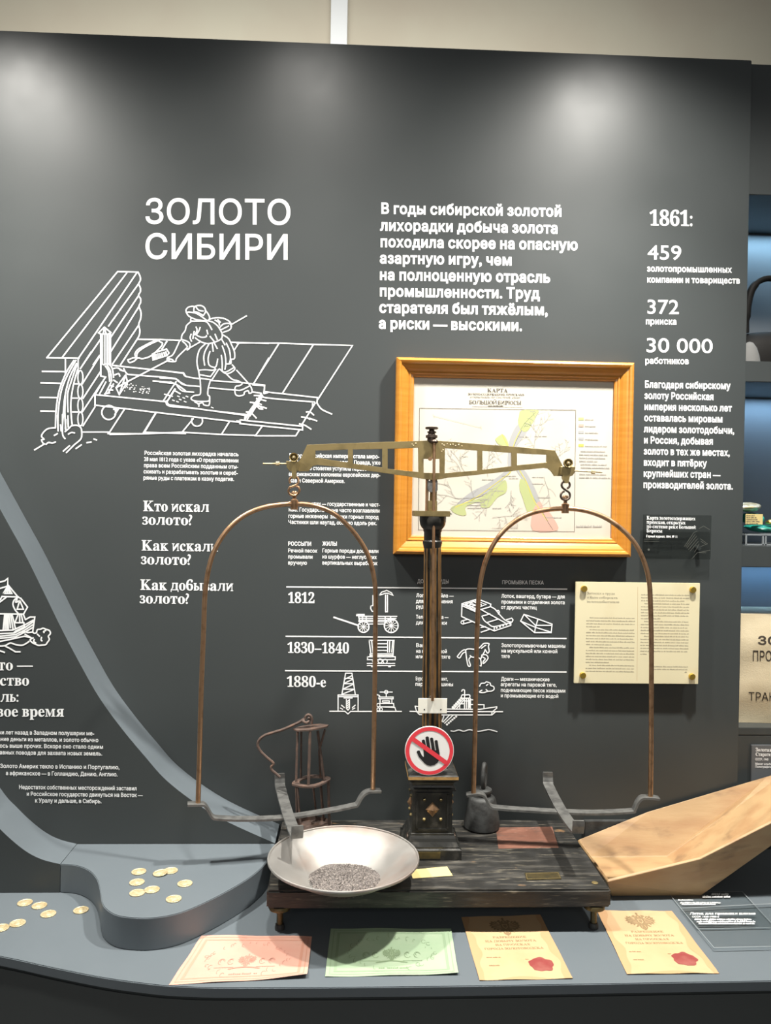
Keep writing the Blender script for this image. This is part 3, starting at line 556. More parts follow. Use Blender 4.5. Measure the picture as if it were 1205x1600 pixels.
# ----- left panel: ship and text
WB = lambda x, y: P(x, y, -.1208)
k = Ink()
SH = '0,180 100,150 150,105 148,250;0,300 100,270 150,250;60,400 150,250 230,400 60,400;150,250 150,400;130,300 110,395;170,300 190,395;160,240 350,470;0,520 40,455 360,465;0,560 120,470;400,490 530,660 450,800;380,530 330,700 450,700 380,530;0,790 450,795;90,800 60,1100;110,800 95,1100;130,800 130,1100;150,800 160,1100;175,800 200,1060;205,800 250,1080;235,810 300,1080;350,800 290,950;380,800 380,960;410,800 440,950;450,800 490,900;290,960 460,960 470,1040 300,1120 260,1160;490,900 580,850 670,850 630,1130;640,910 480,1000 250,1100 0,1110;640,940 470,1060 270,1160 0,1170;630,1000 480,1100 300,1190 0,1220;635,1050 500,1130 300,1230 0,1260;0,1320 200,1280 470,1220 600,1250;420,1150 470,1130 540,1150 620,1140;480,1180 600,1250;100,1410 200,1460 300,1520 390,1520;0,1500 90,1530;350,470 400,490'
SHs = '330,480 270,530 250,610 290,710 350,780;330,500 300,560 330,560 350,540;630,1140 660,1165 700,1150 720,1095 780,1085 830,1065 880,1085 950,1110 970,1170 930,1220 950,1280 910,1340 880,1380 800,1390 740,1395 680,1370 620,1340 580,1290 640,1250;720,1180 760,1220;800,1240 790,1290 810,1310;880,1110 840,1130 850,1150;660,1280 650,1320 690,1350;0,1410 100,1400 200,1350 300,1380 440,1390 560,1320'
for s, sm in ((SH, 0), (SHs, 1)):
    for l in parse(s, 0, 895, .08123): k.line(l, 2.3, WB, smooth=bool(sm))
o = k.build('ship_drawing', 'vinyl', parent=wallB); o['label'] = 'white line drawing of a sailing ship with gun smoke'
def rblock(name, lines):
    k = Ink()
    for s, xr, y, h, kw in lines:
        gs = [sglyph(c) if kw.get('serif') else glyph(c, kw.get('bold', .02)) for c in s]; w = sum(g[1] for g in gs)*h/(.70 if kw.get('serif') else .727)*kw.get('q', 1)
        kk = {a: b for a, b in kw.items() if a != 'q'}
        text(k, s, xr-w, y-kw.get('slope', 0)*w, h, WB, x1=xr, **kk)
    return k.build(name, 'vinyl', parent=wallB)
rblock('ship_heading_lettering', [('олото —', 52, 1047, 17, dict(serif=True)), ('ество', 46, 1071, 17, dict(serif=True)), ('ель:', 29.5, 1096.5, 17, dict(serif=True)), ('новое время', 100.5, 1119.5, 17, dict(serif=True))])
k = Ink()
for t_, x0, x1, y in (('чи лет назад в Западном полушарии ме-', -2, 147.5, 1149), ('дание деньги из металлов, и золото обычно', -8, 154, 1159.5), ('лось выше прочих. Вскоре оно стало одним', -5, 161.5, 1170), ('лавных поводов для захвата новых земель.', -5, 160, 1180.5),
    ('Золото Америк текло в Испанию и Португалию,', 0, 187, 1202), ('а африканское — в Голландию, Данию, Англию.', 9, 184, 1213), ('Недостаток собственных месторождений заставил', 29.5, 214, 1235), ('и Российское государство двинуться на Восток —', 41.5, 223, 1245.5), ('к Уралу и дальше, в Сибирь.', 54.5, 159, 1255)):
    text(k, t_, x0, y-.012*(x1-x0), 6.3, WB, x1=x1, slope=.012, bold=.022)
k.build('ship_text_lettering', 'vinyl', parent=wallB)
# ------------------------------------------------------------------ shelf cabinet at the end of the wall
cab = thing('shelf_cabinet', 'dark cabinet with blue-lit open niches beyond the end of the wall', 'cabinet', (1.4, .2, 0))
CX0, CX1 = .90, 1.95; CY = .032
for z0, z1, y0, nm in ((2.466, 2.822, CY, 'top_panel'), (1.955, 2.012, CY, 'shelf'), (1.447, 1.505, CY, 'shelf'), (.985, 1.005, CY, 'shelf'), (.60, .984, CY, 'lower_panel')):
    x0 = .9735 if nm == 'top_panel' else CX0
    link(nm, span(x0, CX1, y0, CY+.30, z0, z1, .0015), 'wall', cab)
link('back_panel', span(CX0, CX1, CY+.301, CY+.32, .6, 2.82), 'niche', cab)
for z0, z1 in ((2.012, 2.46), (1.505, 1.95), (1.005, 1.44)):
    link('side_panel', span(CX0-.02, CX0-.001, CY, CY+.30, z0, z1), 'wall', cab)
area(1.45, CY+.25, 2.455, (1.45, CY+.30, 2.1), 2.2, .9, .02, (.45, .76, 1.0))
area(1.45, CY+.25, 1.945, (1.45, CY+.30, 1.6), 1.8, .9, .02, (.42, .70, 1.0))
area(1.45, CY+.25, 1.436, (1.45, CY+.30, 1.2), 1.0, .9, .02, (.30, .60, 1.0))
# things in the niches
yb = .20
bag = thing('leather_bag', 'dark vessel with an arched black handle on the upper lit shelf', 'bag', (1.13, yb, 2.012))
bm = bmesh.new(); add_lathe(bm, [(0, .001), (.115, .001), (.118, .03), (.112, .07), (.09, .10), (.07, .11), (.065, .105), (0, .10)], (1.13, yb, 2.012), seg=36, sy=.6); link('body', bm_mesh(bm), 'bag', bag, smooth=True)
hp = [PL(x, y, (0, yb-.02, 0), Vector((0, 1, 0))) for x, y in ((1167, 520), (1167, 495), (1169, 475), (1174, 455), (1183, 442), (1196, 435.5), (1210, 436), (1224, 444), (1233, 460))]
hp.append(Vector((hp[-1].x+.01, yb, 2.20)))
link('handle', tube(catmull(hp, 4), [.007]*4+[.011]*12+[.009]*(len(catmull(hp, 4))-16), 10), 'bag', bag, smooth=True)
st = [P(x, y, .08) for x, y in ((1158, 562), (1183, 562.5), (1180, 552), (1176, 541), (1171, 533), (1160, 531))]
c = P(1165, 562, .10); 
o = link('stone', lathe([(0, .001), (.030, .001), (.027, .02), (.020, .042), (.010, .056), (0, .060)], (c.x-.006, .066, 2.0122), seg=20, sy=.8), 'stone', smooth=True); recentre(o)
tag(o, 'pale grey stone standing at the edge of the upper lit shelf', 'stone')
# acrylic stand, minerals, yellow label
z1 = 1.505
stand = thing('acrylic_stand', 'clear acrylic stand carrying mineral samples on the middle shelf', 'display stand', (1.06, .12, z1))
a = P(1165.5, 858, .06); b = P(1165.5, 833, .06); SX0, SX1 = a.x, a.x+.17; SZ1 = b.z-.004; z1 = 1.505
bm = bmesh.new()
for y in (.06, .18):
    for x in (SX0, SX0+.048, SX0+.056, SX0+.11, SX1): add_box(bm, (x, y, (z1+SZ1)/2), (.004, .004, SZ1-z1-.001))
    for z in (z1+.003, SZ1): add_box(bm, ((SX0+SX1)/2, y, z), (SX1-SX0, .004, .004))
for x in (SX0, SX1): add_box(bm, (x, .12, SZ1), (.004, .12, .004))
link('edge', bm_mesh(bm), 'clearedge', stand)
link('top', span(SX0, SX1, .06, .18, SZ1+.0025, SZ1+.0045), 'glass', stand)
zt = SZ1+.005
def blob(name, c, s, m, seed, amp=.18, sub=3):
    bm = bmesh.new(); bmesh.ops.create_icosphere(bm, subdivisions=sub, radius=1)
    r = random.Random(seed); ph = [(r.uniform(2, 5), r.uniform(0, 6), Vector((r.uniform(-1, 1), r.uniform(-1, 1), r.uniform(-1, 1))).normalized()) for _ in range(6)]
    for v in bm.verts:
        d = 1+sum(amp/3*math.sin(f*v.co.dot(ax)+p) for f, p, ax in ph); v.co = Vector((v.co.x*s[0]*d, v.co.y*s[1]*d, v.co.z*s[2]*d))
    zmin = min(v.co.z for v in bm.verts)
    for v in bm.verts: v.co += Vector((c[0], c[1], c[2]-zmin))
    o = link(name, bm_mesh(bm), m, smooth=True); return recentre(o)
tag(blob('mineral_sample', (SX0+.085, .12, zt), (.072, .05, .011), 'malachite', 3), 'flat green mineral slab on the clear acrylic stand', 'mineral')
o = tag(blob('mineral_sample', (SX0+.035, .135, zt+.058), (.046, .03, .0125), 'ore', 5), 'rough golden ore lump above the yellow label on the middle shelf', 'mineral')
tag(blob('mineral_sample', (SX0+.060, .142, zt+.0235), (.034, .022, .016), 'malachite', 9), 'rounded green mineral behind the yellow label', 'mineral')
tag(blob('mineral_sample', (SX0+.085, .085, zt+.0225), (.016, .012, .007), 'gold', 12), 'small bright gold nugget beside the yellow label', 'mineral')
lab = thing('label_card', 'yellow printed label card propped on the green mineral slab', 'label', (SX0+.025, .085, zt+.02))
a = P(1165.5, 803, .08); b = P(1192, 819.5, .08)
link('card', span(a.x, b.x, .08, .0815, b.z, a.z), 'yellow', lab)
k = Ink()
for i in range(5): words(k, 1166.5, (1180, 1182, 1184, 1188, 1185)[i], 806.3+3.1*i, 1.5, lambda x, y: P(x, y, .0795), r=random.Random(i))
k.build('printing', 'ink', lab)
# canvas sack
sx0 = .935; ztop = P(1185, 960, .07).z; zbot = 1.0055
sack = thing('canvas_sack', 'beige canvas sack with dark stencilled lettering on the lowest shelf', 'sack', (1.15, .16, zbot))
bm = bmesh.new(); bmesh.ops.create_cube(bm, size=1); bmesh.ops.subdivide_edges(bm, edges=bm.edges, cuts=9, use_grid_fill=True)
for v in bm.verts:
    x, y, z = v.co; u = 1-abs(2*y); fx = 1-(2*x)**6*.06; r = math.sin(9*x+4*z)*.004+math.sin(17*z-5*x)*.003
    edge = max(0, abs(2*z)-.6)*.12
    v.co = Vector((1.15+x*.42*(1-edge*.4), .165+y*(.19-edge*.5)*fx+r*(1 if y < .45 else 0), zbot+(z+.5)*(ztop-zbot)))
from mathutils.bvhtree import BVHTree
bm.normal_update(); bvh = BVHTree.FromBMesh(bm)
link('body', bm_mesh(bm), 'canvas', sack, smooth=True)
def SY(x, y):
    d_ = ray(x, y).normalized(); h_ = bvh.ray_cast(CAM, d_)[0]; return (h_ if h_ else P(x, y, .075))-d_*.0007
k = Ink()
for s, x, y, h, x1, bd in (('ЗОЛОТО', 1184, 1007, 13, 1290, .03), ('ПРОМЫШЛЕННОСТЬ', 1175.5, 1032.5, 16, 1330, .01), ('ТРАНСПОРТ', 1169.5, 1094.5, 13, 1270, .005)): text(k, s, x, y, h, SY, x1=x1, slope=.02, bold=bd)
k.build('stencilled_lettering', 'stencil', sack)
# label plate on the lower panel
pl = thing('caption_plate', 'grey caption plate on the panel below the canvas sack', 'caption plate', (1.1, .03, .95))
a = P(1175, 1164.5, .024); b = P(1175, 1235, .024)
link('plate', span(a.x, a.x+.16, .024, .0315, b.z-.02, a.z, .001), 'capplate', pl)
k = Ink(); f = lambda x, y: P(x, y, .0232)
for s, x, y, h, x1, sf in (('Золотая', 1181, 1174, 5.6, 1206, 1), ('Старатели', 1181, 1181, 5.6, 1212, 1), ('СССР, 1940', 1180.5, 1188, 3.6, 1201, 0), ('Макет альбома', 1180.3, 1195, 3.4, 1212, 0), ('Полиграфический', 1180.3, 1199.5, 3.4, 1217, 0)): text(k, s, x, y, h, f, x1=x1, slope=.02, serif=bool(sf))
k.build('lettering', 'vinyl', pl)
# ------------------------------------------------------------------ framed map
pf_ = thing('picture_frame', 'honey-coloured wooden frame holding an old gold-field map on the wall', 'picture', (.346, -.02, 1.466))
FX0, FX1, FZ0, FZ1 = P(620, 558, -.042).x, P(994, 566, -.042).x, P(618, 866, -.042).z, P(800, 561, -.042).z
prof = [(0, .001), (0, .030), (.003, .036), (.008, .039), (.013, .037), (.0155, .033), (.020, .0315), (.028, .027), (.034, .0215), (.0365, .0225), (.039, .022), (.041, .0185), (.0455, .018), (.048, .016), (.048, .008)]
bm = bmesh.new(); rings = []
for d, h in prof: rings.append([bm.verts.new((x, -h, z)) for x, z in ((FX0+d, FZ0+d), (FX1-d, FZ0+d), (FX1-d, FZ1-d), (FX0+d, FZ1-d))])
for a, b in zip(rings, rings[1:]):
    for i in range(4): bm.faces.new((a[i], a[(i+1) % 4], b[(i+1) % 4], b[i]))
for i in range(4): bm.faces.new((rings[0][i], rings[0][(i+1) % 4], rings[-1][(i+1) % 4], rings[-1][i]))
link('moulding', bm_mesh(bm), 'frame', pf_)
sheet = link('map_sheet', span(FX0+.045, FX1-.045, -.0085, -.0045, FZ0+.045, FZ1-.045), 'paper', pf_)
YM = -.0088; q = .36515
def ml(dy): return lambda x, y: P(580+x*q, 540+y*q, YM-dy)
def poly(name, m, cs, dy):
    k = Ink()
    for c_ in cs: k.fill([[tuple(v.xy) for v in catmull([Vector((x, y, 0)) for x, y in c_], 3, True)]], ml(dy))
    return k.build(name, m, parent=sheet)
poly('grey_wash', 'mgrey', [[(632, 335), (668, 360), (645, 400), (618, 440), (606, 520), (586, 522), (588, 430), (602, 380)], [(597, 533), (560, 578), (480, 640), (405, 665), (370, 692), (372, 672), (430, 625), (500, 590), (560, 548), (575, 535)], [(622, 530), (652, 528), (692, 592), (724, 668), (710, 674), (680, 620), (640, 562)]], .0001)
poly('green_wash', 'mgreen', [[(645, 277), (715, 277), (705, 305), (672, 362), (648, 366), (631, 340), (633, 300)], [(533, 398), (562, 380), (580, 400), (588, 432), (550, 425), (535, 410)], [(345, 690), (400, 672), (470, 650), (520, 610), (570, 575), (582, 600), (575, 630), (540, 650), (505, 692), (470, 690), (463, 668), (405, 690), (408, 722), (385, 727), (350, 712)], [(640, 570), (668, 590), (700, 660), (705, 690), (675, 718), (664, 700), (648, 650), (635, 610)]], .0002)
poly('pink_wash', 'mpink', [[(691, 715), (712, 672), (728, 672), (738, 698), (760, 710), (785, 745), (797, 791), (692, 791)]], .00025)
k = Ink()
for pts in ([(640, 362), (620, 400), (608, 440), (602, 530), (560, 570), (520, 600), (440, 655), (360, 692)], [(636, 535), (668, 590), (690, 650), (720, 700), (755, 750)], [(560, 380), (575, 410), (595, 445)]): k.line(pts, 3.6, ml(.0003), smooth=True)
k.build('yellow_river', 'myel', parent=sheet)
k = Ink(); m4 = ml(.00035)
k.line([(207, 268), (876, 276), (870, 796), (203, 788)], 1.6, m4, closed=True)
r2 = random.Random(4)
def branch(x, y, ang, ln, dep):
    pts = [(x, y)]; n = 5
    for i in range(n): ang += r2.uniform(-.3, .3); x += math.cos(ang)*ln/n; y += math.sin(ang)*ln/n; x = min(max(x, 215), 862); y = min(max(y, 285), 780); pts.append((x, y))
    kg.line(pts, 1.0+.3*dep, m4, smooth=True)
    if dep > 0:
        for i in (1, 2, 3, 4): branch(*pts[i], ang+r2.choice((-1, 1))*r2.uniform(.6, 1.1), ln*.4, dep-1)
kg = Ink()
for x, y, a_, ln, dp in ((575, 575, 2.6, 180, 2), (480, 640, 2.9, 200, 2), (420, 570, -2.2, 150, 2), (390, 560, -1.9, 120, 1), (500, 560, -1.8, 110, 2), (690, 470, -1.4, 170, 2), (690, 360, -1.1, 90, 1), (750, 520, -1.2, 130, 2), (740, 560, 1.3, 130, 1), (600, 620, 1.5, 80, 2), (520, 735, -.2, 130, 2), (640, 720, 2.7, 160, 2), (330, 600, -2.6, 90, 1), (350, 500, -2.0, 110, 1), (560, 500, -2.2, 90, 1)): branch(x, y, a_, ln, dp)
kg.line([(268, 300), (470, 350)], 1.0, m4); kg.line([(265, 292), (272, 308)], 1.0, m4); kg.line([(470, 340), (472, 358)], 1.0, m4)
k.line([(645, 362), (625, 400), (612, 430)], 1.2, m4, smooth=True); k.line([(705, 285), (660, 330), (640, 360)], 1.0, m4, smooth=True); k.line([(735, 715), (760, 760), (778, 788)], 1.6, m4, smooth=True)
for x, y, w_ in ((628, 392, 46), (700, 390, 54), (475, 575, 50), (560, 560, 60), (590, 570, 40), (470, 660, 26), (415, 672, 70), (412, 685, 80), (412, 697, 70), (515, 624, 55), (690, 565, 50), (690, 593, 48), (712, 652, 55), (750, 738, 66), (520, 698, 36), (680, 283, 24)): words(kg, x, x+w_, y, 4.2, m4, r=r2)
for i in range(5): words(kg, 915, 915+(38, 46, 56, 60, 96)[i], 318+28.4*i+1, 5.5, m4, r=r2, slope=.02)
for i, w_ in enumerate((112, 122, 118, 78, 118, 132, 6, 122, 134)): words(kg, 891+(6 if i in (0, 4, 5) else 0), 891+w_, 455+14*i, 6, m4, r=r2, slope=.02)
words(kg, 878, 990, 778, 8, m4, r=r2, slope=.0)
for s, x, x1, y, h in (('КАРТА', 497, 585, 199, 16), ('ЗОЛОТО-СОДЕРЖАЩИМЪ ПРІИСКАМЪ', 415, 656, 212, 9), ('БОЛЬШОЙ БИРЮСЫ', 420, 643, 250, 16)): text(k, s, x, y, h, m4, x1=x1, slope=.012, serif=True)
text(k, 'открытымъ по системѣ рѣки', 422, 224, 9, m4, x1=637, slope=.012, bold=0, lean=.4); words(k, 500, 565, 260, 4.5, m4, r=r2); k.line([(433, 261), (648, 264)], 1.2, m4)
k.build('map_printing', 'ink', parent=sheet); kg.build('fine_drawing', 'inkgrey', parent=sheet)
for i, c_ in enumerate(('mgreen', 'mpink', 'mgrey', 'mgrey', 'myel')):
    k = Ink(); y = 308+28.4*i; k.fill([[(888, y), (910, y), (910, y+11), (888, y+11)]], m4); k.build('legend_swatch', c_, parent=sheet)
# ------------------------------------------------------------------ plates on the wall
cp = thing('caption_plate', 'clear grey caption plate on the wall to the side of the framed map', 'caption plate', (.75, -.02, 1.47))
a, b = P(1005.5, 805, -.02), P(1110.5, 874, -.02)
link('plate', span(a.x, b.x, -.021, -.017, b.z, a.z+.002, .0006), 'glassdark', cp)
for x, z in ((a.x+.03, a.z-.03), (b.x-.03, b.z+.03)): link('spacer', lathe([(0, 0), (.006, 0), (.006, .0165), (0, .0165)], (x, -.017, z), (0, 1, 0), 14), 'wall', cp)
k = Ink(); f = lambda x, y: P(x, y, -.0214)
for s, x, y, h, x1, sf in (('Карта золотосодержащих', 1010.5, 811.5, 5.6, 1087, 1), ('приисков, открытых', 1010.5, 818.3, 5.6, 1071.5, 1), ('по системе реки Большой', 1010.5, 825, 5.6, 1087.5, 1), ('Бирюсы', 1010.5, 831.7, 5.6, 1035, 1), ('Горный журнал. 1844. № 11', 1010, 839.5, 3.6, 1059, 0)): text(k, s, x, y, h, f, x1=x1, slope=.018, serif=bool(sf), bold=.03)
k.build('lettering', 'vinyl', cp)
k = Ink(); g = lambda x, y: P(1000+x*.0996, 790+y*.0996, -.0213)
for l in parse('700,640 850,420 900,400;720,650 870,450;740,665 890,480;765,690 905,520;790,710 920,560;860,730 930,600;950,520 1060,600 960,640;960,560 1040,610;930,360 1000,320 1100,380;70,525 300,525;70,560 300,560;930,740 1040,740;820,830 900,740 1100,700', 0, 0, 1): k.line(l, 6, g)
k.dot(140, 690, 18, g)
k.build('faint_drawing', 'ghost', cp)
doc = thing('document_panel', 'cream printed text panel held by four brass standoffs under the framed map', 'text panel', (.67, -.02, 1.137))
DX0, DX1, DZ0, DZ1 = .5063, .841, 1.1375, 1.4065
dsh = link('sheet', span(DX0, DX1, -.026, -.021, DZ0, DZ1, .0006), 'doc', doc)
k = Ink(); g = lambda x, y: P(880+x*.19087, 900+y*.19087, -.02615)
text(k, 'Записки о труде', 195, 150, 19, g, x1=425, slope=.015, serif=True); text(k, 'и быте сибирских', 195, 184, 19, g, x1=447, slope=.015, serif=True); text(k, 'золотодобытчиков', 195, 218, 19, g, x1=460, slope=.015, serif=True)
r3 = random.Random(11)
for i in range(19):
    y = 346+24.3*i; x0 = 190+(28 if i in (0, 4, 10, 16) else 0)-.3*i; x1 = {3: 300, 9: 398, 15: 385}.get(i, 588-.4*i); words(k, x0, x1, y, 9, g, slope=.014, r=r3, gap=.4)
for i in range(21):
    y = 158+24.3*i; x0 = 640+(28 if i in (3, 9, 14) else 0)-.4*i; x1 = {8: 800, 20: 690, 2: 1003}.get(i, 1035-.5*i); words(k, x0, x1, y, 9, g, slope=.012, r=r3, gap=.4)
words(k, 726, 1025, 746, 9, g, slope=.01, r=r3); words(k, 726, 1020, 768, 9, g, slope=.01, r=r3); words(k, 995, 1022, 792, 9, g, r=r3)
k.build('printing', 'docink', parent=dsh)
k = Ink(); k.line([(612, 90), (606, 860)], 2.2, g); k.build('fold_line', 'cert', parent=dsh)
for x, y in ((176, 105), (1069, 114), (166, 816), (1062, 826)):
    p = P(880+x*.19087, 900+y*.19087, -.034)
    link('standoff', lathe([(0, .0325), (.0082, .0325), (.0082, .001), (.0074, 0), (0, 0)], (p.x, -.034, p.z), (0, 1, 0), 24), 'standoff', doc, smooth=True)
# ------------------------------------------------------------------ the balance
BX0, BX1, BY0, BY1 = -.257, .484, -.42, -.035; AX, AY = .108, -.208
sc = thing('balance_scale', 'large old brass beam balance with fluted column on a black wooden base', 'balance scale', (AX, AY, ZT))
bb = link('base_board', span(BX0, BX1, BY0, BY1, .739, ZB, .004), 'board', sc)
k = Ink(); tz = lambda dz: (lambda x, y: T(x, y, ZB+dz))
k.fill([[(775, 1293), (863, 1291.6), (873, 1324.5), (779, 1326)]], tz(.0003)); o = k.build('painted_patch', 'redpatch', parent=bb); o['label'] = 'worn red-brown painted rectangle'
a = [T(x, y, ZB+.0016) for x, y in ((820, 1363.5), (873, 1362), (877.5, 1373), (822.6, 1374.6))]
bm = bmesh.new(); vs = [bm.verts.new(p) for p in a]+[bm.verts.new(p-Vector((0, 0, .0015))) for p in a]
for f_ in ((0, 1, 2, 3), (7, 6, 5, 4), (0, 4, 5, 1), (1, 5, 6, 2), (2, 6, 7, 3), (3, 7, 4, 0)): bm.faces.new([vs[i] for i in f_])
bp = link('maker_plate', bm_mesh(bm), 'plate', parent=bb); bp['label'] = 'small worn brass plate'
k = Ink(); k.line([(822, 1365), (872, 1363.6), (875.8, 1371.8), (824.3, 1373.4)], .7, tz(.0019), closed=True)
k.build('plate_border', 'brass', parent=bb)
for x, y in ((929.6, 1379.7),):
    p = T(x, y, ZB); link('screw', lathe([(0, .002), (.004, .002), (.007, .001), (.007, 0), (0, 0)], p, seg=18), 'brass', parent=bb)
for x, y in ((-.23, -.398), (.453, -.40), (-.23, -.06), (.453, -.06)):
    ft = link('foot', lathe([(0, .046), (.022, .046), (.0235, .042), (.0235, .038), (.016, .034), (.007, .032), (.007, .004), (0, .004)], (x, y, ZT+.0078), seg=28), 'plate', sc, smooth=True)
    link('foot_pad', lathe([(0, .012), (.009, .012), (.0105, .006), (.0105, .0002), (0, .0002)], (x, y, ZT), seg=20), 'cast', parent=ft, smooth=True)
# pedestal
def sq(prof, c): # square section stacked (half, z)
    bm = bmesh.new(); rings = []
    for h, z in prof: rings.append([bm.verts.new((c[0]+a*h, c[1]+b*h, z)) for a, b in ((-1, -1), (1, -1), (1, 1), (-1, 1))])
    for a, b in zip(rings, rings[1:]):
        for i in range(4): bm.faces.new((a[i], a[(i+1) % 4], b[(i+1) % 4], b[i]))
    bm.faces.new(rings[0]); bm.faces.new(rings[-1]); return bm_mesh(bm)
PX = .111; pc = (PX, AY)
ped = link('pedestal', sq([(.0675, ZB+.0003), (.0675, .8005), (.0655, .8015), (.0625, .803), (.0625, .806), (.0600, .810), (.0565, .816), (.0545, .823), (.0525, .8285), (.0505, .829), (.0505, .8325), (.0475, .8335), (.0465, .9335), (.0535, .9345), (.0535, .938), (.049, .941), (.047, .945), (.049, .952), (.0555, .958), (.0580, .9605), (.0585, .9615), (.0585, .9690), (.0565, .9715), (.047, .9745), (.046, .9775), (.036, .981), (.036, .9845), (.03, .985)], pc), 'black', sc)
link('gilt_band', sq([(.0588, .9622), (.0588, .9685)], pc), 'gilt', parent=ped)
yf = AY-.0476
for s in (1, -1):
    bm = bmesh.new(); x0, x1, z0, z1_ = PX-.036, PX+.036, .842, .926
    for c_, s_ in (((PX, AY+s*-.0478, z1_), (.078, .003, .006)), ((PX, AY+s*-.0478, z0), (.078, .003, .006)), ((x0, AY+s*-.0478, (z0+z1_)/2), (.006, .003, .084)), ((x1, AY+s*-.0478, (z0+z1_)/2), (.006, .003, .084))): add_box(bm, c_, s_, .0008)
    link('panel_border', bm_mesh(bm), 'black', parent=ped)
def pyramid(c, n, r, h):
    n = Vector(n); t = Vector((0, 0, 1)); u = n.cross(t); bm = bmesh.new(); c = Vector(c)
    vs = [bm.verts.new(c+u*r[0]), bm.verts.new(c+t*r[1]), bm.verts.new(c-u*r[0]), bm.verts.new(c-t*r[1])]; a = bm.verts.new(c+n*h)
    for i in range(4): bm.faces.new((vs[i], vs[(i+1) % 4], a))
    bm.faces.new(vs); return bm_mesh(bm)
for n in ((0, -1, 0), (-1, 0, 0), (1, 0, 0)):
    c_ = Vector((PX, AY, .889))+Vector(n)*.0472; link('diamond_ornament', pyramid(c_, n, (.0165, .0175), .009), 'bronze', parent=ped)
    u = Vector((n[1], -n[0], 0))
    for a_, z in ((-.0195, .912), (.0195, .912), (-.0195, .866), (.0195, .866)):
        link('stud', lathe([(.0042, 0), (.0038, .003), (.002, .0048), (0, .005)], Vector((PX, AY, z))+u*a_+Vector(n)*.0472, n, 8), 'brass' if z < .9 else 'plate', parent=ped)
link('front_plate', span(PX-.045, PX+.018, AY-.069, AY-.0672, .7825, .798), 'plate', parent=ped)
for s in (-1, 1): link('side_ring', tube([(PX+s*.056, AY-.02+.0105*math.cos(t), .812+.009*math.sin(t)) for t in [2*PI*i/16 for i in range(16)]], .0024, 8, True), 'darkbronze', parent=ped, smooth=True)
# fluted column
bm = bmesh.new(); NF = 12; ring = []
zs = [.985, .99, 1.0, 1.49, 1.51]; rs = [.0265, .0268, .0245, .0205, .0203]
def sect(r, depth, z, cx):
    out = []
    for i in range(NF):
        a0 = 2*PI*i/NF+PI/NF
        for da, dd in ((-.5, 0), (-.32, 0), (-.24, .35), (-.1, .9), (.1, .9), (.24, .35), (.32, 0)):
            a_ = a0+(da+.5)*2*PI/NF; rr = r-dd*depth; out.append((cx+rr*math.cos(a_), AY+rr*math.sin(a_), z))
    return out
cxa = lambda z: .112+(.1045-.112)*(z-.985)/(1.585-.985)
levels = [(.985, .0275, 0), (.992, .0275, 0), (.996, .0245, 0), (1.006, .0242, 0), (1.016, .0240, .0032), (1.485, .0208, .0032), (1.497, .0207, 0), (1.512, .0206, 0)]
rings = [[bm.verts.new(p) for p in sect(r, d, z, cxa(z))] for z, r, d in levels]
for a, b in zip(rings, rings[1:]):
    n = len(a)
    for i in range(n):
        f_ = bm.faces.new((a[i], a[(i+1) % n], b[(i+1) % n], b[i])); f_.material_index = 1 if i % 7 in (0, 6, 1, 5) and a not in (rings[0], rings[1], rings[2]) else 0
me = bm_mesh(bm); col = link('column', me, 'black', sc); me.materials.append(M['flute'])
link('capital', lathe([(.0206, 1.500), (.0235, 1.5125), (.0235, 1.516), (.0205, 1.519), (.0205, 1.538), (.0225, 1.541), (.0225, 1.545), (.0265, 1.549), (.0300, 1.556), (.0322, 1.566), (.0322, 1.5755), (.0, 1.5755)], (cxa(1.54), AY, 0), seg=36), 'black', parent=col, smooth=True)
YB = AY-.010                       # beam front face
a, b = P(647, 802.5, AY-.03), P(704, 793.8, AY-.03)
bt = link('bearing_plate', span(a.x, b.x, AY-.03, AY+.03, 1.576, 1.589, .001), 'brass', sc)
link('pin', tube([(b.x-.004, AY-.02, 1.583), (b.x+.004, AY-.02, 1.583)], .0015, 8), 'cast', parent=bt)
a, b = P(669, 794, AY-.012), P(683.5, 782.5, AY-.012); link('bearing_block', span(a.x, b.x, AY-.012, AY+.012, 1.5892, b.z, .0008), 'brass', sc)
a, b = P(665.2, 790, AY), P(670, 746, AY); up = link('upright', span(a.x, b.x, AY-.004, AY+.012, 1.5892, b.z), 'bronze', sc)
a = P(676, 790, AY+.002); link('upright', span(a.x-.006, a.x+.010, AY+.002, AY+.012, 1.5892, 1.668), 'brass', sc)
cs = [[(668.5, 751), (684, 751), (684, 766), (681, 769), (672, 769), (668.5, 764)]]
link('knife_bearing', plate(cs, lambda x, y: P(x, y, YB-.002), .010, (0, 1, 0)), 'iron', sc)
# beam
outl = [(480, 695), (560, 692), (640, 689.3), (676, 688), (690, 689), (740, 693), (800, 697.5), (867, 703.6), (873, 715), (879, 727), (883, 743.8), (867, 743.7), (862, 736), (857, 732), (851, 731), (800, 736), (740, 742.5), (700, 746.5), (687, 749), (676, 750), (664, 748.5), (640, 744.5), (606, 739.8), (550, 732), (496, 726.3), (489, 728), (484.5, 733), (482, 736.2), (466, 736.4), (466.5, 722), (472, 712)]
holes = [[(493, 704), (543.7, 702.3), (543.7, 722.6), (493, 715)], [(551.6, 702.3), (597.3, 701.3), (597.3, 730.6), (551.6, 724.3)], [(605.8, 701.3), (653.7, 699.4), (654.3, 737.5), (605.8, 732.6)], [(662, 717), (687.5, 717), (687.5, 739), (662, 738.6)],
         [(695.6, 700), (746.5, 703.8), (746.5, 735), (695, 739.3)], [(754, 704.2), (799.6, 707.4), (799.6, 728.3), (754, 734)], [(808, 708), (854.8, 710.5), (854.8, 722.5), (808, 727)]]
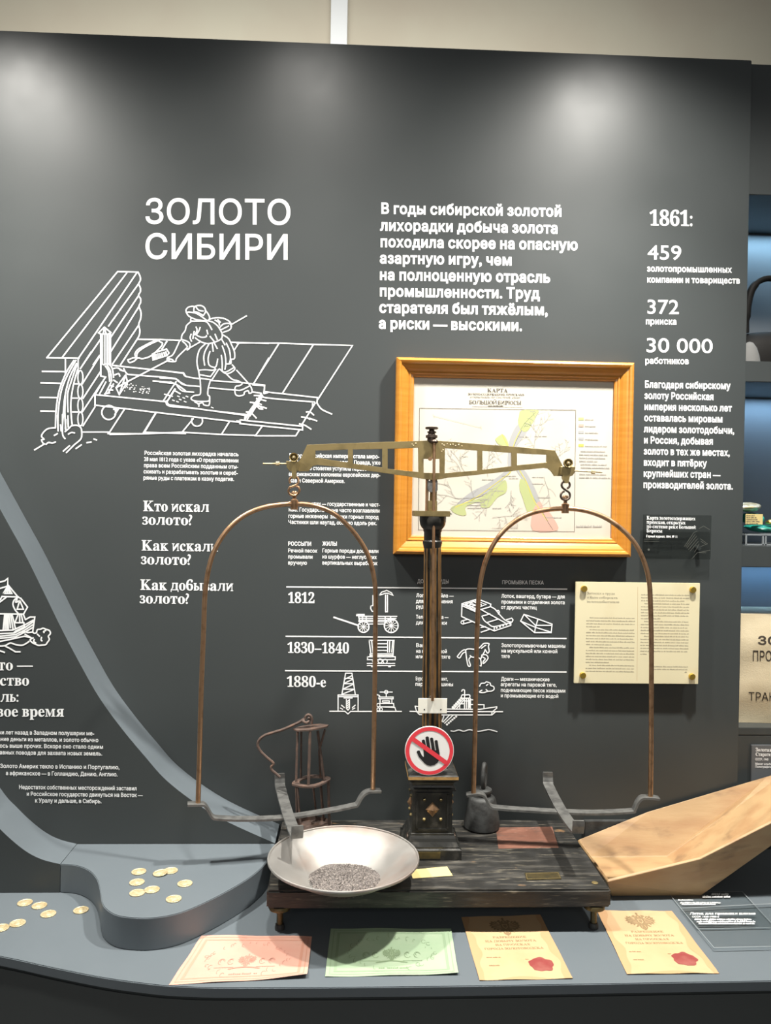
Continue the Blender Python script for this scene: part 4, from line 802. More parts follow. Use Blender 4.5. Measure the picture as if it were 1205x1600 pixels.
beam = link('beam', bevelled(plate([outl]+holes, lambda x, y: P(x, y, YB-.004), .010, (0, 1, 0)), .0006, 1), 'brass', sc)
bm = bmesh.new()
for x, y in ((644, 694), (646, 696), (650, 693), (691, 694), (694, 696), (699, 693.5), (704, 695), (708, 694.5), (712, 696.5), (717, 695), (722, 697), (692.5, 703), (690.5, 705.5)):
    add_lathe(bm, [(.0018, 0), (.0012, .0006), (0, .0007)], P(x, y, YB-.004), Vector((0, -1, 0)), 8)
me = bm_mesh(bm); o = link('maker_mark', me, 'coin', parent=beam)
# top knob
kc = P(674.5, 690, YB+.001); kz = kc.z
link('beam_knob', lathe([(.006, -.004), (.0105, 0), (.0105, .008), (.014, .009), (.014, .015), (.009, .016), (.008, .020), (.011, .021), (.011, .0235), (.007, .025), (.006, .029), (.014, .0295), (.0155, .031), (.0155, .0335), (.013, .0345), (0, .035)], (kc.x, YB+.001, kz), seg=30), 'darkbronze', parent=beam, smooth=True)
a, b = P(678.6, 690, YB-.012), P(676, 1095, AY-.034)
pt = link('pointer', tube([a+(b-a)*(i/6) for i in range(7)], .0036, 10), 'bronze', sc, smooth=True)
link('pointer_collar', lathe([(0, -.004), (.008, -.004), (.009, -.001), (.006, .003), (0, .003)], P(679, 689, YB-.010), seg=16), 'darkbronze', parent=pt, smooth=True)
link('pivot_pin', lathe([(0, -.003), (.0045, -.003), (.0045, .008), (0, .008)], P(672.5, 717, YB-.006), (0, 1, 0), 14), 'bronze', sc)
# ---- one side: hanger, hook, bow, crossed straps
def side(sgn, rosette, blockpts, stirrup, hookc, eye, ferr, screw, nut, bowpx, bowc, nrm, straps, bowend):
    hz = thing_parent
    bl = link('hanger_block', bevelled(plate([blockpts], lambda x, y: P(x, y, YB-.013), .026, (0, 1, 0)), .0006, 1), 'brass', hz)
    p = P(*rosette, YB-.020)
    ro = link('rosette', lathe([(0, .003), (.0045, .001), (.0065, .004), (.0085, .002), (.0105, .0), (.0105, .010), (.006, .012), (0, .012)][::-1], p, (0, 1, 0), 24), 'brass', parent=bl, smooth=True)
    link('rosette_pin', lathe([(0, -.003), (.0022, -.002), (.003, .003), (0, .003)], p, (0, 1, 0), 12), 'coin', parent=bl)
    link('stirrup', plate([stirrup], lambda x, y: P(x, y, YB-.0145), .012, (0, 1, 0)), 'brass', parent=bl)
    a, b = P(*screw[0], YB), P(*screw[1], YB); s = link('adjusting_screw', tube([a, b], .0022, 8), 'coin', parent=bl)
    d = (b-a).normalized(); link('adjusting_nut', lathe([(0, -.004), (.0052, -.004), (.0052, .004), (0, .004)], P(*nut, YB), d, 6), 'coin', parent=bl)
    # S hook: upper and lower open loops
    pts = [P(x, y, YB-.008+.0015*math.sin(i_*.8)) for i_, (x, y) in enumerate(hookc)]
    link('s_hook', tube(catmull(pts, 3), .0027, 8), 'darkbronze' if sgn > 0 else 'bronze', hz, smooth=True)
    bo = link('bow', tube([PL(x, y, bowc, nrm) for x, y in [tuple(v.xy) for v in catmull([Vector((x, y, 0)) for x, y in bowpx], 5)]], .0058, 12), 'bronze', hz, smooth=True)
    fc = PL(*ferr[0], bowc, nrm); fz = PL(*ferr[1], bowc, nrm).z
    link('ferrule', lathe([(0, fz-fc.z), (.0088, fz-fc.z), (.0092, 0), (.0078, .001), (.0045, .003), (.0045, .008), (.0075, .011), (.0085, .016), (.006, .021), (0, .0225)], fc, seg=20), 'bronze', parent=bo, smooth=True)
    return bo
thing_parent = sc
nL = Vector((-.19, .98, 0)).normalized(); nR = Vector((.12, .99, 0)).normalized()
bowL = side(-1, (459, 714.5), [(447, 720.5), (467, 720.5), (467, 736), (452, 736), (448, 730)], [(455.5, 722), (463.5, 722), (463, 744), (461.5, 748), (457.5, 748), (456, 744)], [(430+x*.075, 690+y*.075) for x, y in ((315, 870), (300, 800), (330, 745), (395, 728), (460, 750), (490, 810), (470, 880), (395, 925), (310, 955), (280, 1020), (305, 1090), (390, 1125), (470, 1090), (505, 1015), (485, 950), (430, 925))], (459, 772), ((460, 781.5), (459, 796.5)), [(411, 724.7), (449, 724.7)], (434, 724.4),
    [(309.5, 1254), (311.5, 1190), (314.5, 1080), (318, 990), (320, 935), (324, 900), (332, 868), (345, 842), (363, 820), (387, 802.5), (418, 791.5), (458, 787.5), (490, 790), (521, 802), (547, 825), (566, 850), (578, 876), (585, 906), (587, 935), (586.5, 990), (585.5, 1080), (584, 1170), (582.8, 1233)], P(460, 790, AY), nL, None, None)
bowR = side(1, (888.8, 723.5), [(876, 729), (898.5, 729), (898.5, 738), (895, 743), (889.5, 745), (876, 742)], [(880, 730), (891, 730), (890.5, 745), (888.5, 755), (883, 755), (879.5, 746)], [(850+x*.083, 690+y*.083) for x, y in ((440, 885), (480, 850), (488, 800), (460, 760), (410, 748), (360, 765), (335, 810), (350, 865), (415, 915), (475, 960), (492, 1020), (465, 1080), (405, 1100), (345, 1080), (318, 1025), (335, 965), (385, 935))], (883.7, 780), ((883.5, 788), (883, 802)), [(898, 735.3), (941, 737.8)], (927, 737.5),
    [(740, 1239), (742, 1160), (743.5, 1080), (745.5, 990), (748, 935), (752, 903), (760, 874), (774, 846), (794, 823), (820, 806), (848, 797.5), (883, 794.5), (915, 798), (945, 808.5), (972, 827), (993, 850), (1006, 876), (1014, 905), (1016.5, 940), (1018, 1000), (1018, 1080), (1017.5, 1170), (1016.5, 1244)], P(884, 790, AY), nR, None, None)
def spath(px, pt, n): return catmull([PL(x, y, pt, n) for x, y in px], 4)
cL = P(447, 1276, AY); cR = P(874, 1266, AY)
sL = link('bow_strap', strap(spath([(293, 1256.5), (300, 1256.3), (314, 1256), (320, 1257.5), (326, 1266), (332, 1275.5), (342, 1278), (384, 1279.5), (444, 1277), (513, 1266.5), (552, 1258.5), (558, 1256), (563, 1247), (569, 1239.5), (577, 1236), (588, 1235.3), (595, 1235.5)], P(460, 790, AY), nL), nL, .024, .005), 'iron', parent=bowL)
sR = link('bow_strap', strap(spath([(729, 1242), (737, 1240.5), (750, 1240), (757, 1243.5), (762, 1253), (768, 1260), (780, 1262), (820, 1265), (874, 1268), (930, 1269.5), (985, 1267), (991, 1264), (996, 1253), (1002, 1246.5), (1010, 1245.5), (1022, 1246), (1030, 1247.5)], P(884, 790, AY), nR), nR, .024, .005), 'iron', parent=bowR)
def cross(c, d, half, zend, zmid, lip, parent):
    d = Vector(d).normalized(); pts = []
    for s, z in ((-half, lip), (-half, lip*.6), (-half+.002, .012), (-half+.006, .003), (-half+.016, 0), (-half*.5, -.006), (0, -.009), (half*.5, -.006), (half-.016, 0), (half-.006, .003), (half-.002, .012), (half, lip*.6), (half, lip)):
        pts.append(Vector((c[0], c[1], zmid))+d*s+Vector((0, 0, z)))
    w = Vector((d.y, -d.x, 0)); return link('cross_strap', strap(catmull(pts, 3), w, .026, .0052), 'iron', parent=parent)
cross((-.231, -.208), (.069, -.338, 0), .1725, .9, .870, .030, bowL)
cross((.430, -.208), (-.010, -.324, 0), .161, .9, .877, .031, bowR)
# ------------------------------------------------------------------ things on and around the base board
card = thing('blank_card', 'blank cream plastic card wired to the balance column above the round sign', 'card', (.115, -.245, 1.15))
yc = AY-.030
a, b = P(653.7, 1091, yc), P(698.5, 1114.6, yc)
bm = bmesh.new(); add_box(bm, ((a.x+b.x)/2, yc, (a.z+b.z)/2), (b.x-a.x, .0018, a.z-b.z), .0006); link('card', bm_mesh(bm), 'card', card)
k = Ink()
for x, y in ((663.2, 1108.7), (689, 1108.7)): k.dot(x, y, 1.1, lambda x, y: P(x, y, yc-.0012), n=12)
k.build('hole', 'signblack', card)
for x in (664, 689):
    p = P(x, 1091, yc)
p = P(674, 1091, yc+.002); link('wire_loop', tube([(p.x+.0045*math.cos(t), yc+.002, p.z-.001+.006*math.sin(t)) for t in [PI*i/12 for i in range(13)]], .0009, 6), 'iron', card)
sign = thing('prohibition_sign', 'round red and white sign with a crossed-out black hand at the foot of the column', 'sign', (.11, -.262, .9625))
sgc = P(671.3, 1162.6, -.2655); SR = .0573; tilt = 0
sgc.z = .9727+SR
link('disc', lathe([(0, 0), (SR, 0), (SR, .003), (0, .003)], sgc, (0, 1, 0), 64), 'signwhite', sign)
sy = lambda dy: (lambda x, y: Vector((sgc.x+(x-590)*SR/440, sgc.y-dy, sgc.z-(y-945)*SR/450)))
k = Ink(); m_ = sy(.0004)
k.fill([[(590+55*math.cos(t)*0+428*math.cos(t), 945+438*math.sin(t)) for t in [2*PI*i/64 for i in range(64)]], [(592+362*math.cos(-t), 948+372*math.sin(-t)) for t in [2*PI*i/64 for i in range(64)]]], m_, False)
k.build('red_ring', 'red', sign)
k = Ink(); m_ = sy(.0005)
for pts, w in (([(478, 765), (500, 860), (530, 950)], 56), ([(546, 708), (560, 800), (585, 940)], 58), ([(625, 728), (640, 800), (665, 950)], 56), ([(708, 772), (722, 860), (745, 980)], 54), ([(394, 968), (430, 1045), (500, 1120)], 60)):
    k.line(pts, w, m_); k.dot(*pts[0], w/2, m_, n=16)
k.fill([[(478, 900), (520, 930), (600, 925), (680, 935), (765, 930), (772, 990), (778, 1060), (768, 1110), (740, 1160), (690, 1200), (610, 1222), (550, 1205), (500, 1170), (455, 1110), (420, 1040), (480, 1060), (492, 1045)]], m_)
o = k.build('hand_symbol', 'signblack', sign)
k = Ink(); m_ = sy(.0009); k.line([(300, 735), (885, 1155)], 80, m_); k.build('red_bar', 'red', sign)
# weight
wc = T(753, 1280, ZB); wc.y = -.085; wc.x = P(753, 1280, -.085).x
wt = thing('iron_weight', 'dark cast-iron weight with a ring handle standing on the base board', 'weight', (wc.x, wc.y, ZB))
link('body', lathe([(0, .0003), (.040, .0003), (.0455, .004), (.0462, .012), (.043, .034), (.0385, .056), (.0345, .074), (.0320, .079), (.0270, .0815), (.021, .083), (.020, .086), (.0235, .090), (.0255, .094), (.0245, .099), (.018, .1025), (0, .103)], (wc.x, wc.y, ZB), seg=40), 'cast', wt, smooth=True)
d = Vector((.30, .95, 0)).normalized()
link('ring', tube([Vector((wc.x+.004, wc.y, ZB+.131))+d*(.019*math.cos(t))+Vector((0, 0, .031*math.sin(t))) for t in [2*PI*i/28 for i in range(28)]], .0058, 10, True), 'cast', wt, smooth=True)
# lantern / candle cage
lc = Vector((-.176, -.095, ZB)); lc.x = P(490, 1283, -.095).x
lan = thing('iron_lantern', 'rusty iron cage lantern with a bent hook handle standing on the base board', 'lantern', tuple(lc))
LY = -.095
def lp(x, y, dy=0): return P(400+x*.1312, 1100+y*.1312, LY+dy)
rb = .047
bm = bmesh.new(); add_lathe(bm, [(rb-.005, .0003), (rb, .001), (rb, .014), (rb-.002, .0145), (rb-.003, .006), (0, .005), (0, .0003)], lc, seg=40); link('base_ring', bm_mesh(bm), 'rust', lan, smooth=True)
p = lp(630, 1405, -.050); link('spout', lathe([(0, .02), (.007, .02), (.007, 0), (.0048, 0), (.0048, .012), (0, .012)], (lc.x+.0, LY-.056, ZB+.008), (0, 1, .0), 18), 'rust', lan, smooth=True)
zm = lp(660, 930).z; mc = Vector((lp(660, 930).x, LY, zm)); e_ = (lp(878, 930).x-lp(443, 930).x)/2
bm = bmesh.new(); n = 36; ra = []
for (r1, r2_) in ((1, 1),):
    out = []; 
    for i in range(n):
        t = 2*PI*i/n; bump = 1+.07*math.cos(4*t-.6); out.append((e_*bump*math.cos(t), e_*.92*bump*math.sin(t)))
    inn = [(e_*.66*math.cos(2*PI*i/n), e_*.60*math.sin(2*PI*i/n)) for i in range(n)]
tl = Vector((.0, 0, 1))
link('middle_ring', plate([out, inn], lambda x, y: mc+Vector((x, y, .10*x)), .004, (0, 0, 1)), 'rust', lan)
tc_ = Vector((lp(650, 280).x, LY, lp(650, 290).z))
tp = [(lp(440, 290).x-tc_.x, .002), (lp(495, 335).x-tc_.x, -.020), (lp(640, 305).x-tc_.x, -.025), (lp(850, 280).x-tc_.x, -.008), (lp(865, 265).x-tc_.x, .006), (lp(760, 240).x-tc_.x, .024), (lp(560, 240).x-tc_.x, .022)]
link('top_plate', plate([tp], lambda x, y: tc_+Vector((x, y, .10*x+.0)), .0035, (0, 0, 1)), 'rust', lan)
def rod(a, b, r=.0031): link('rod', tube([a, (a+b)/2, b], r, 8), 'rust', lan, smooth=True)
rod(lp(495, 335, -.012), lp(478, 925, -.020)); rod(lp(540, 330, .012), lp(535, 880, .026), .0026); rod(lp(645, 320, -.020), lp(625, 975, -.030), .0036); rod(lp(735, 320, .014), lp(812, 905, -.008), .0034); rod(lp(822, 305, -.002), lp(752, 560, .012), .0028); rod(lp(752, 560, .012), lp(770, 880, .026), .0026)
rod(lp(480, 960, -.018), Vector((lc.x-.040, LY-.018, ZB+.010))); rod(lp(497, 1000, -.022), Vector((lc.x-.030, LY-.034, ZB+.010)), .0026); rod(lp(680, 960, .020), Vector((lc.x+.006, LY+.044, ZB+.012)), .0026); rod(lp(768, 940, .016), Vector((lc.x+.024, LY+.036, ZB+.012)), .0034); rod(lp(862, 915, -.004), Vector((lc.x+.041, LY-.014, ZB+.012)), .0036)
pts = [lp(x, y, -.004) for x, y in ((660, 235), (668, 190), (655, 145), (625, 128), (595, 145), (585, 180))]
link('ring', tube(catmull(pts, 4), .0035, 8), 'rust', lan, smooth=True)
pts = [lp(*p_, d_) for p_, d_ in (((630, 165), .006), ((632, 200), -.002), ((600, 225), -.010), ((565, 205), -.008), ((580, 175), 0), ((520, 215), 0), ((420, 262), 0), ((320, 305), 0), ((200, 342), 0), ((110, 372), 0), ((50, 415), 0), ((22, 465), 0), ((30, 520), 0), ((70, 580), 0), ((140, 645), 0), ((200, 695), 0), ((205, 720), 0), ((182, 748), 0), ((190, 785), 0), ((240, 830), 0), ((285, 870), 0))]
link('hook_handle', tube(catmull(pts, 4), .0036, 8), 'rust', lan, smooth=True)
# yellow slip
a = [T(x, y, ZB+.0008) for x, y in ((641, 1359), (698.6, 1353.7), (707.6, 1368), (645, 1372.3))]
bm = bmesh.new(); vs = [bm.verts.new(p) for p in a]+[bm.verts.new(p-Vector((0, 0, .0007))) for p in a]
for f_ in ((0, 1, 2, 3), (7, 6, 5, 4), (0, 4, 5, 1), (1, 5, 6, 2), (2, 6, 7, 3), (3, 7, 4, 0)): bm.faces.new([vs[i] for i in f_])
o = recentre(link('paper_slip', bm_mesh(bm), 'yellow')); tag(o, 'small yellow paper slip lying on the base board beside the tin pan', 'paper')
# tin pan and black sand
dc = Vector((-.0950, -.384, ZB+.0003))
pan = thing('gold_pan', 'shallow round tin pan resting at the front edge of the base board', 'pan', tuple(dc))
RIM = .1625; HP = .058
inn = [(0, .0065), (.070, .0065), (.078, .009), (.105, .025), (.132, .042), (.155, .0555), (RIM-.001, HP-.0012)]
outp = [(RIM+.0018, HP+.0002), (RIM+.0022, HP-.0022), (RIM+.0005, HP-.0042), (.150, .0475), (.110, .0225), (.082, .008), (.064, .0045), (.0625, 0), (.058, 0), (.056, .003), (0, .003)]
link('bowl', lathe(inn+outp, dc, seg=72), 'steel', pan, smooth=True)
link('rolled_rim', tube([dc+Vector((RIM*math.cos(t), RIM*math.sin(t), HP)) for t in [2*PI*i/72 for i in range(72)]], .0022, 8, True), 'steel', pan, smooth=True)
r4 = random.Random(5); bm = bmesh.new(); rings = []; n = 56; cS = dc+Vector((.006, -.006, 0))
for j in range(11):
    u = j/10; rr = .082*u; ring = []
    for i in range(n):
        t = 2*PI*i/n; ed = 1+.06*math.sin(3*t+1)+.04*math.sin(7*t)
        z = .0075+.012*(1-u**2)+r4.uniform(-.0008, .0008)
        if u > .95: z = .0088
        if u == 0: z = .0195
        ring.append(bm.verts.new(cS+Vector((rr*ed*math.cos(t)*1.0, rr*ed*math.sin(t)*.96, z))))
    rings.append(ring)
for a, b in zip(rings, rings[1:]):
    for i in range(n): bm.faces.new((a[i], a[(i+1) % n], b[(i+1) % n], b[i]))
for i in range(1500):
    t = r4.uniform(0, 2*PI); u = math.sqrt(r4.random())*1.0; x, y = .082*u*math.cos(t), .079*u*math.sin(t); z = .0078+.012*(1-min(1, u)**2); s = r4.uniform(.0006, .0018)
    p = cS+Vector((x, y, z)); v = [bm.verts.new(p+Vector(q_)*s) for q_ in ((1, 0, 0), (-.5, .9, 0), (-.5, -.9, 0), (0, 0, 1.2))]
    q_ = r4.random() < .13
    for f_ in ((0, 1, 3), (1, 2, 3), (2, 0, 3)): bm.faces.new([v[i_] for i_ in f_]).material_index = 1 if q_ else 0
me = bm_mesh(bm); o = link('black_sand', me, 'sand'); me.materials.append(M['glint']); recentre(o)
tag(o, 'heap of dark grey mineral sand lying in the tin pan', 'sand', kind='stuff')
# ------------------------------------------------------------------ papers on the counter
def sheetobj(name, label, cat, m, q4, wave=.002, seed=0, group=None, curl=0):
    """thin rectangular sheet on the counter; corners back-left, back-right, front-right, front-left"""
    c4 = [T(x, y, ZT) for x, y in q4]; root = thing(name, label, cat, (sum((p.x for p in c4))/4, sum((p.y for p in c4))/4, ZT), group)
    r = random.Random(seed); ph = [r.uniform(0, 6) for _ in range(4)]
    def at(u, v, dz=0):
        p = (c4[0]*(1-u)+c4[1]*u)*(1-v)+(c4[3]*(1-u)+c4[2]*u)*v
        e = max(abs(2*u-1)**4, abs(2*v-1)**4)
        h = .0006+wave*e*(.5+.5*math.sin(7*u+5*v+ph[0])*math.cos(4*u-6*v+ph[1]))+curl*max(0, u+v-1.55)**2*6
        return Vector((p.x, p.y, ZT+h+dz))
    bm = bmesh.new(); N = 24; g = [[bm.verts.new(at(i/N, j/N)) for i in range(N+1)] for j in range(N+1)]
    for j in range(N):
        for i in range(N): bm.faces.new((g[j][i], g[j][i+1], g[j+1][i+1], g[j+1][i]))
    q = bmesh.ops.extrude_face_region(bm, geom=list(bm.faces))
    for e in q['geom']:
        if isinstance(e, bmesh.types.BMVert): e.co.z -= .0004
    o = link('sheet', bm_mesh(bm), m, root, smooth=True)
    return root, o, at
EAG = [(0, .50), (.05, .47), (.05, .40), (.02, .36), (.10, .31), (.17, .37), (.25, .33), (.30, .26), (.22, .25), (.17, .18), (.22, .14), (.34, .30), (.42, .26), (.50, .32), (.53, .22), (.62, .20), (.56, .11), (.65, .05), (.55, .01), (.60, -.08), (.49, -.08), (.50, -.18), (.39, -.14), (.36, -.23), (.27, -.15), (.21, -.17), (.32, -.32), (.22, -.30), (.17, -.24), (.15, -.37), (.08, -.45), (0, -.50)]
def eagle(k, cx, cy, sx, sy_, mapf):
    cs = [EAG+[(-x, y) for x, y in EAG[::-1][1:-1]], [(-.10, .14), (.10, .14), (.10, -.04), (0, -.13), (-.10, -.04)], [(-.07, .11), (-.07, -.03), (0, -.085), (.07, -.03), (.07, .11)]]
    for s in (1, -1):
        for (a, b), (c, d), w in (((.20, .10), (.40, .23), .012), ((.17, .04), (.47, .16), .012), ((.17, -.01), (.52, .07), .012), ((.17, -.05), (.50, -.03), .012), ((.16, -.09), (.40, -.09), .011), ((.10, .27), (.16, .31), .012), ((.05, -.20), (.09, -.36), .010), ((.02, .22), (.02, .33), .008)):
            n_ = math.hypot(c-a, d-b); u, v = -(d-b)/n_*w, (c-a)/n_*w; cs.append([(s*(a+u), b+v), (s*(c+u), d+v), (s*(c-u), d-v), (s*(a-u), b-v)])
    k.fill([[(cx+x*sx, cy-y*sy_) for x, y in c_] for c_ in cs], mapf, False)
def note(q4, name, label, mats, seed, curl):
    root, sh, at = sheetobj(name, label, 'banknote', mats[0], q4, .003, seed, curl=curl)
    m1 = lambda u, v: at(u, v, .0003); m2 = lambda u, v: at(u, v, .0004)
    def dens(pts, n=30):
        out = []
        for (a, b), (c, d) in zip(pts, pts[1:]): out += [(a+(c-a)*i/n, b+(d-b)*i/n) for i in range(n)]
        return out
    k = Ink((0, 0, 1)); R = [(.07, .10), (.93, .10), (.93, .90), (.07, .90), (.07, .10)]
    k.line(dens(R), .022, m1, closed=True); k.line(dens([(.03, .045), (.97, .045), (.97, .955), (.03, .955), (.03, .045)]), .008, m1, closed=True)
    k.build('border', mats[2], parent=sh)
    k = Ink((0, 0, 1)); eagle(k, .5, .555, .115, .30, m2)
    for s in (-1, 1):
        for j in (0, 1):
            cx = .5+s*(.125+.075*j); k.circle(cx, .575, .024, .006, m2, ry=.06, a0=.6+j, a1=5.2+j); k.circle(cx, .56, .012, .005, m2, ry=.03, a0=2, a1=6)
        k.line([(.5+s*.09, .70), (.5+s*.235, .70)], .008, m2)
    k.line([(.385+.23*i/12, .735-.035*math.sin(PI*i/12)) for i in range(13)], .022, m2)
    r = random.Random(seed)
    for i in range(34):
        t = 2*PI*i/34; x, y = .5+.33*math.cos(t)+r.uniform(-.02, .02), .52+.34*math.sin(t)+r.uniform(-.04, .04)
        if abs(x-.5) < .12 and y > .7: continue
        k.circle(x, y, r.uniform(.008, .02), .004, m2, ry=r.uniform(.02, .05), a0=r.uniform(0, 3), a1=r.uniform(3.5, 6), n=8)
    words(k, .40, .62, .86, .03, m2, r=r)
    k.build('printing', mats[1], parent=sh)
    return root
note([(315, 1463), (487.5, 1464.5), (480, 1529), (264, 1539.5)], 'banknote', 'salmon-red printed note lying on the counter beside the raised platform', ('rednote', 'redink', 'redpale'), 2, .005)
note([(517, 1452), (705, 1453), (716.5, 1524), (508, 1527)], 'banknote', 'pale green printed note lying on the counter in the shadow of the tin pan', ('greennote', 'greenink', 'greenpale'), 6, .002)
def certificate(q4, label, seed):
    root, sh, at = sheetobj('certificate', label, 'certificate', 'cert', q4, .0025, seed, group='mining permits on the counter')
    m1 = lambda u, v: at(u, v, .0003); m2 = lambda u, v: at(u, v, .0004); m3 = lambda u, v: at(u, v, .0005)
    r = random.Random(seed); k = Ink((0, 0, 1))
    def strip(pts_o, pts_i):
        n = len(pts_o); b = len(k.v); k.v += [m1(*p) for p in pts_o]+[m1(*p) for p in pts_i]
        k.f.extend((b+i, b+i+1, b+n+i+1, b+n+i) for i in range(n-1))
    for side_ in range(2):
        vv = [i/24 for i in range(25)]; w_ = [.085+.03*math.sin(9*v+seed+side_)+.015*math.sin(23*v) for v in vv]
        strip([(1*side_, v) for v in vv], [((1-w) if side_ else w, v) for v, w in zip(vv, w_)])
    strip([(.2+.6*i/20, 1) for i in range(21)], [(.2+.6*i/20, 1-.045*math.sin(PI*i/20)) for i in range(21)])
    k.build('stained_edge', 'certedge', parent=sh)
    k = Ink((0, 0, 1)); eagle(k, .5, .185, .30, .30, m2)
    for s, y, x0, x1 in (('РАЗРЕШЕНИЕ', .375, .30, .70), ('НА ДОБЫЧУ ЗОЛОТА', .437, .195, .80), ('НА ПРИИСКАХ', .497, .30, .71), ('ГОРОДА ЗОЛОТОВОДСКА', .557, .16, .845)): text(k, s, x0, y, .030, m2, x1=x1, serif=True, up=-1)
    words(k, .15, .31, .68, .014, m2, r=r); words(k, .58, .63, .715, .012, m2, r=r); words(k, .15, .27, .80, .014, m2, r=r)
    k.build('printing', 'certink', parent=sh)
    k = Ink((0, 0, 1)); k.fill([[(.735+.135*(1+.07*math.sin(5*t+seed)+.05*math.sin(9*t))*math.cos(t), .79+.10*(1+.07*math.sin(5*t+seed)+.05*math.sin(8*t))*math.sin(t)) for t in [2*PI*i/40 for i in range(40)]]], m3)
    k.build('wax_seal', 'wax', parent=sh)
    return root
certificate([(721, 1433.5), (844.6, 1431), (895, 1530), (749.5, 1533)], 'aged printed permit with red seal, half under the base board\'s front shadow', 3)
certificate([(932.6, 1424), (1050, 1424), (1124, 1522), (980, 1523.6)], 'aged printed permit with red seal, beside the wooden trough and clear plates', 8)
# clear caption plates on the counter
def cplate(label, q4, z, lines, z_th=.004):
    root = thing('caption_plate', label, 'caption plate', (.8, -.35, z)); c4 = [T(x, y, z+z_th) for x, y in q4]; bm = bmesh.new()
    vs = [bm.verts.new(p) for p in c4]+[bm.verts.new(p-Vector((0, 0, z_th))) for p in c4]
    for f_ in ((0, 1, 2, 3), (7, 6, 5, 4), (0, 4, 5, 1), (1, 5, 6, 2), (2, 6, 7, 3), (3, 7, 4, 0)): bm.faces.new([vs[i] for i in f_])
    link('plate', bm_mesh(bm), 'glass', root)
    k = Ink((0, 0, 1)); q = [c4[0], c4[1], c4[2], c4[3]]
    k.line(q4, .9, lambda x, y: T(x, y, z+z_th+.0002), closed=True); k.build('edge', 'clearedge', root)
    k = Ink((0, 0, 1)); r = random.Random(3); mf = lambda x, y: T(x, y, z+z_th+.0004)
    for s, x, y, h, x1, sf in lines:
        if s: text(k, s, x, y, h, mf, x1=x1, serif=sf, bold=.02)
        else: words(k, x, x1, y, h, mf, r=r, gap=.3)
    k.build('lettering', 'vinyl', root); return root
cplate('clear caption plate on the counter, partly under the wooden trough', [(1044, 1394), (1160, 1393), (1212, 1449), (1090, 1451)], ZT+.0002, [(None, 1112, 1398.5, 3.0, 1142, 0), (None, 1098, 1402.3, 3.0, 1142, 0), (None, 1060, 1407, 1.6, 1083, 0), (None, 1063, 1411.3, 2.0, 1126, 0), (None, 1065.5, 1413.8, 2.0, 1119, 0)])
cplate('clear caption plate with white lettering nearest the counter\'s front edge', [(1064, 1419), (1205, 1412), (1275, 1477), (1116, 1480.5)], ZT+.0046, [('Лоток для промывки шлихов', 1078, 1429, 3.8, 1181, True), ('СССР, 1930–1950-е', 1081.5, 1433.5, 2.4, 1124, False), (None, 1085.5, 1437.6, 2.4, 1175, 0), (None, 1089, 1441, 2.4, 1180, 0), (None, 1092, 1444, 2.2, 1180, 0)])
# ------------------------------------------------------------------ wooden trough
yF, yB = -.258, -.075
tr = thing('wooden_trough', 'long pale wooden gold-washing trough leaning across the counter beside the balance', 'trough', (.75, -.16, ZT))
def FP(x, y, Y): return P(x, y, Y)
F0, F1, F2 = P(957, 1402.5, yF), P(1094, 1401, yF), P(1205, 1318, yF)
F0.z = F1.z = ZT+.0042
F3 = F2+(F2-F1)*.9
yr = -.285; G0, G1, G2 = P(950, 1375.5, yr), P(1093, 1340.5, yr), P(1205, 1284, yr); G3 = G2+(G2-G1)*.72
def at_z(x, y, z): return T(x, y, z)
H0, H1, H2 = at_z(903, 1313, G0.z), at_z(1012, 1269, G1.z), at_z(1205, 1215, G2.z)
H1.y = min(H1.y, -.008); H2.y = -.010; H0.y = min(H0.y, -.03)
H2 = P(1205, 1215, -.010); H1 = P(1012, 1269, -.012); H0 = P(903, 1313, -.045)
H3 = H2+(H2-H1)*.75
B0, B1, B2 = Vector((F0.x, yB, ZT+.0042)), Vector((F1.x-.015, yB, ZT+.001)), None
B1 = Vector((P(1043, 1341, yB).x, yB, ZT+.010)); B0.z = ZT+.008
B2 = Vector((F2.x, yB, F2.z+.01)); B3 = Vector((F3.x, yB, F3.z+.01))
th = .007
bm = bmesh.new()
V = [bm.verts.new(p) for p in (G0, G1, G2, G3, F0, F1, F2, F3, B0, B1, B2, B3, H0, H1, H2, H3)]
for a in range(3):
    for r_ in range(3): bm.faces.new((V[4*r_+a], V[4*r_+a+1], V[4*r_+4+a+1], V[4*r_+4+a]))
bm.faces.new((V[0], V[4], V[8], V[12])); bm.faces.new((V[3], V[15], V[11], V[7]))
bmesh.ops.recalc_face_normals(bm, faces=bm.faces)
cen = (F1+B1+G1+H1)/4
me = bpy.data.meshes.new('t'); bm.to_mesh(me); bm.free()
o = link('body', me, 'tray', tr)
sd = o.modifiers.new('s', 'SOLIDIFY'); sd.thickness = th; sd.offset = 0.0; sd.use_even_offset = True
bv = o.modifiers.new('b', 'BEVEL'); bv.width = .002; bv.segments = 2; bv.limit_method = 'ANGLE'
# thin steel bar behind the trough
a, b = P(913, 1283.5, -.012), P(1000, 1279, -.012)
o = recentre(link('steel_bar', span(a.x, b.x+.05, -.020, -.003, ZT+.0005, a.z+.003, .001), 'cast')); tag(o, 'narrow grey metal bar at the wall behind the wooden trough', 'bar')
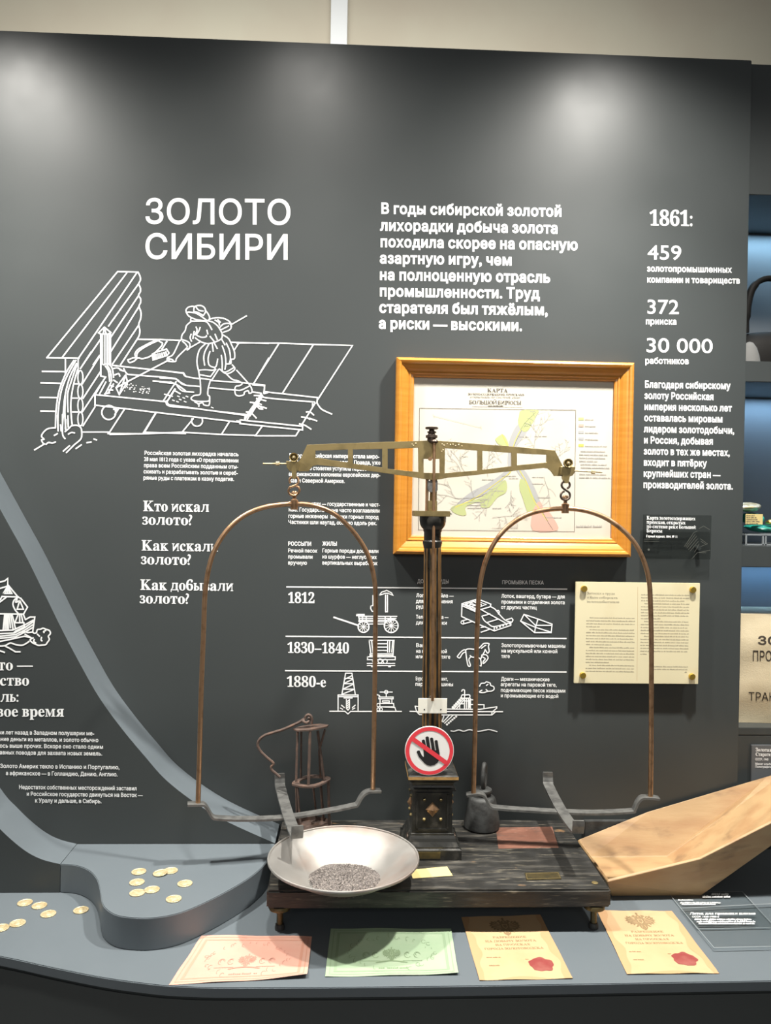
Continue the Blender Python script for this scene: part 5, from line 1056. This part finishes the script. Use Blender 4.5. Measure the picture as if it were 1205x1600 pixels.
# ------------------------------------------------------------------ coins
def coin_mesh(plain):
    bm = bmesh.new(); R = .0165
    add_lathe(bm, [(0, 0), (R-.0004, 0), (R, .0004), (R, .0017), (R-.0004, .0021), (R-.0018, .0021), (R-.0024, .0016), (.0, .0016)], (0, 0, 0), seg=40)
    if not plain:
        add_lathe(bm, [(.0085, .0016), (.0070, .0024), (.0035, .0027), (0, .0028)], (0, 0, 0), seg=12, sy=.85)
        for i in range(16):
            t = 2*PI*i/16; add_box(bm, (.0118*math.cos(t), .0118*math.sin(t), .0018), (.0016, .0022, .0006), 0, Matrix.Rotation(t, 3, 'Z'))
    me = bm_mesh(bm); me.materials.append(M['coin']); me.shade_smooth(); me.set_sharp_from_angle(angle=math.radians(35)); return me
cm, cmp_ = coin_mesh(False), coin_mesh(True)
src = {}
for x, y, z, plain, lab in (
    (217, 1362, ZP, 0, 'gold coin at the wall end of the row of three on the raised platform'),
    (214, 1378.5, ZP, 0, 'gold coin in the middle of the row of three on the raised platform'),
    (214.5, 1395, ZP, 1, 'plain-faced gold coin ending the row of three, touching an embossed coin'),
    (237.5, 1390, ZP, 0, 'embossed gold coin whose edge touches the plain-faced coin on the platform'),
    (250.5, 1364.8, ZP, 0, 'gold coin leaning on another coin on the raised platform'),
    (266.5, 1360.5, ZP, 0, 'gold coin half covered by the coin leaning on it on the platform'),
    (289, 1380.5, ZP, 0, 'gold coin lying alone on the raised platform on the side of the balance'),
    (271.5, 1404.5, ZP, 0, 'gold coin lying nearest the curved rim of the raised platform'),
    (39, 1410.5, ZT, 0, 'gold coin at the wall end of the arc of three on the low counter'),
    (61.5, 1415, ZT, 0, 'middle gold coin of the arc of three on the low counter'),
    (75.5, 1428, ZT, 0, 'gold coin at the front end of the arc of three on the low counter'),
    (126.5, 1422, ZT, 0, 'gold coin lying alone below the curved side of the raised platform'),
    (27.5, 1442.5, ZT, 0, 'gold coin on the low counter next to the coin cut off by the photo edge'),
    (1.5, 1450, ZT, 0, 'gold coin cut off by the edge of the photo on the low counter')):
    p = T(x, y, z+.0012); key = plain
    if key not in src: o = bpy.data.objects.new('gold_coin', cmp_ if plain else cm); src[key] = o
    else: o = src[key].copy()
    COL.objects.link(o); o.location = (p.x, p.y, z+.0002); o.rotation_euler = (0, 0, rnd.uniform(0, 6))
    if 'leaning' in lab and 'half' not in lab: o.rotation_euler = (0, -.075, .25); o.location.z = z+.0016
    tag(o, lab, 'coin', 'gold coins on the platform' if z == ZP else 'gold coins on the low counter')
bpy.data.objects.remove(_to); bpy.data.curves.remove(_tc)
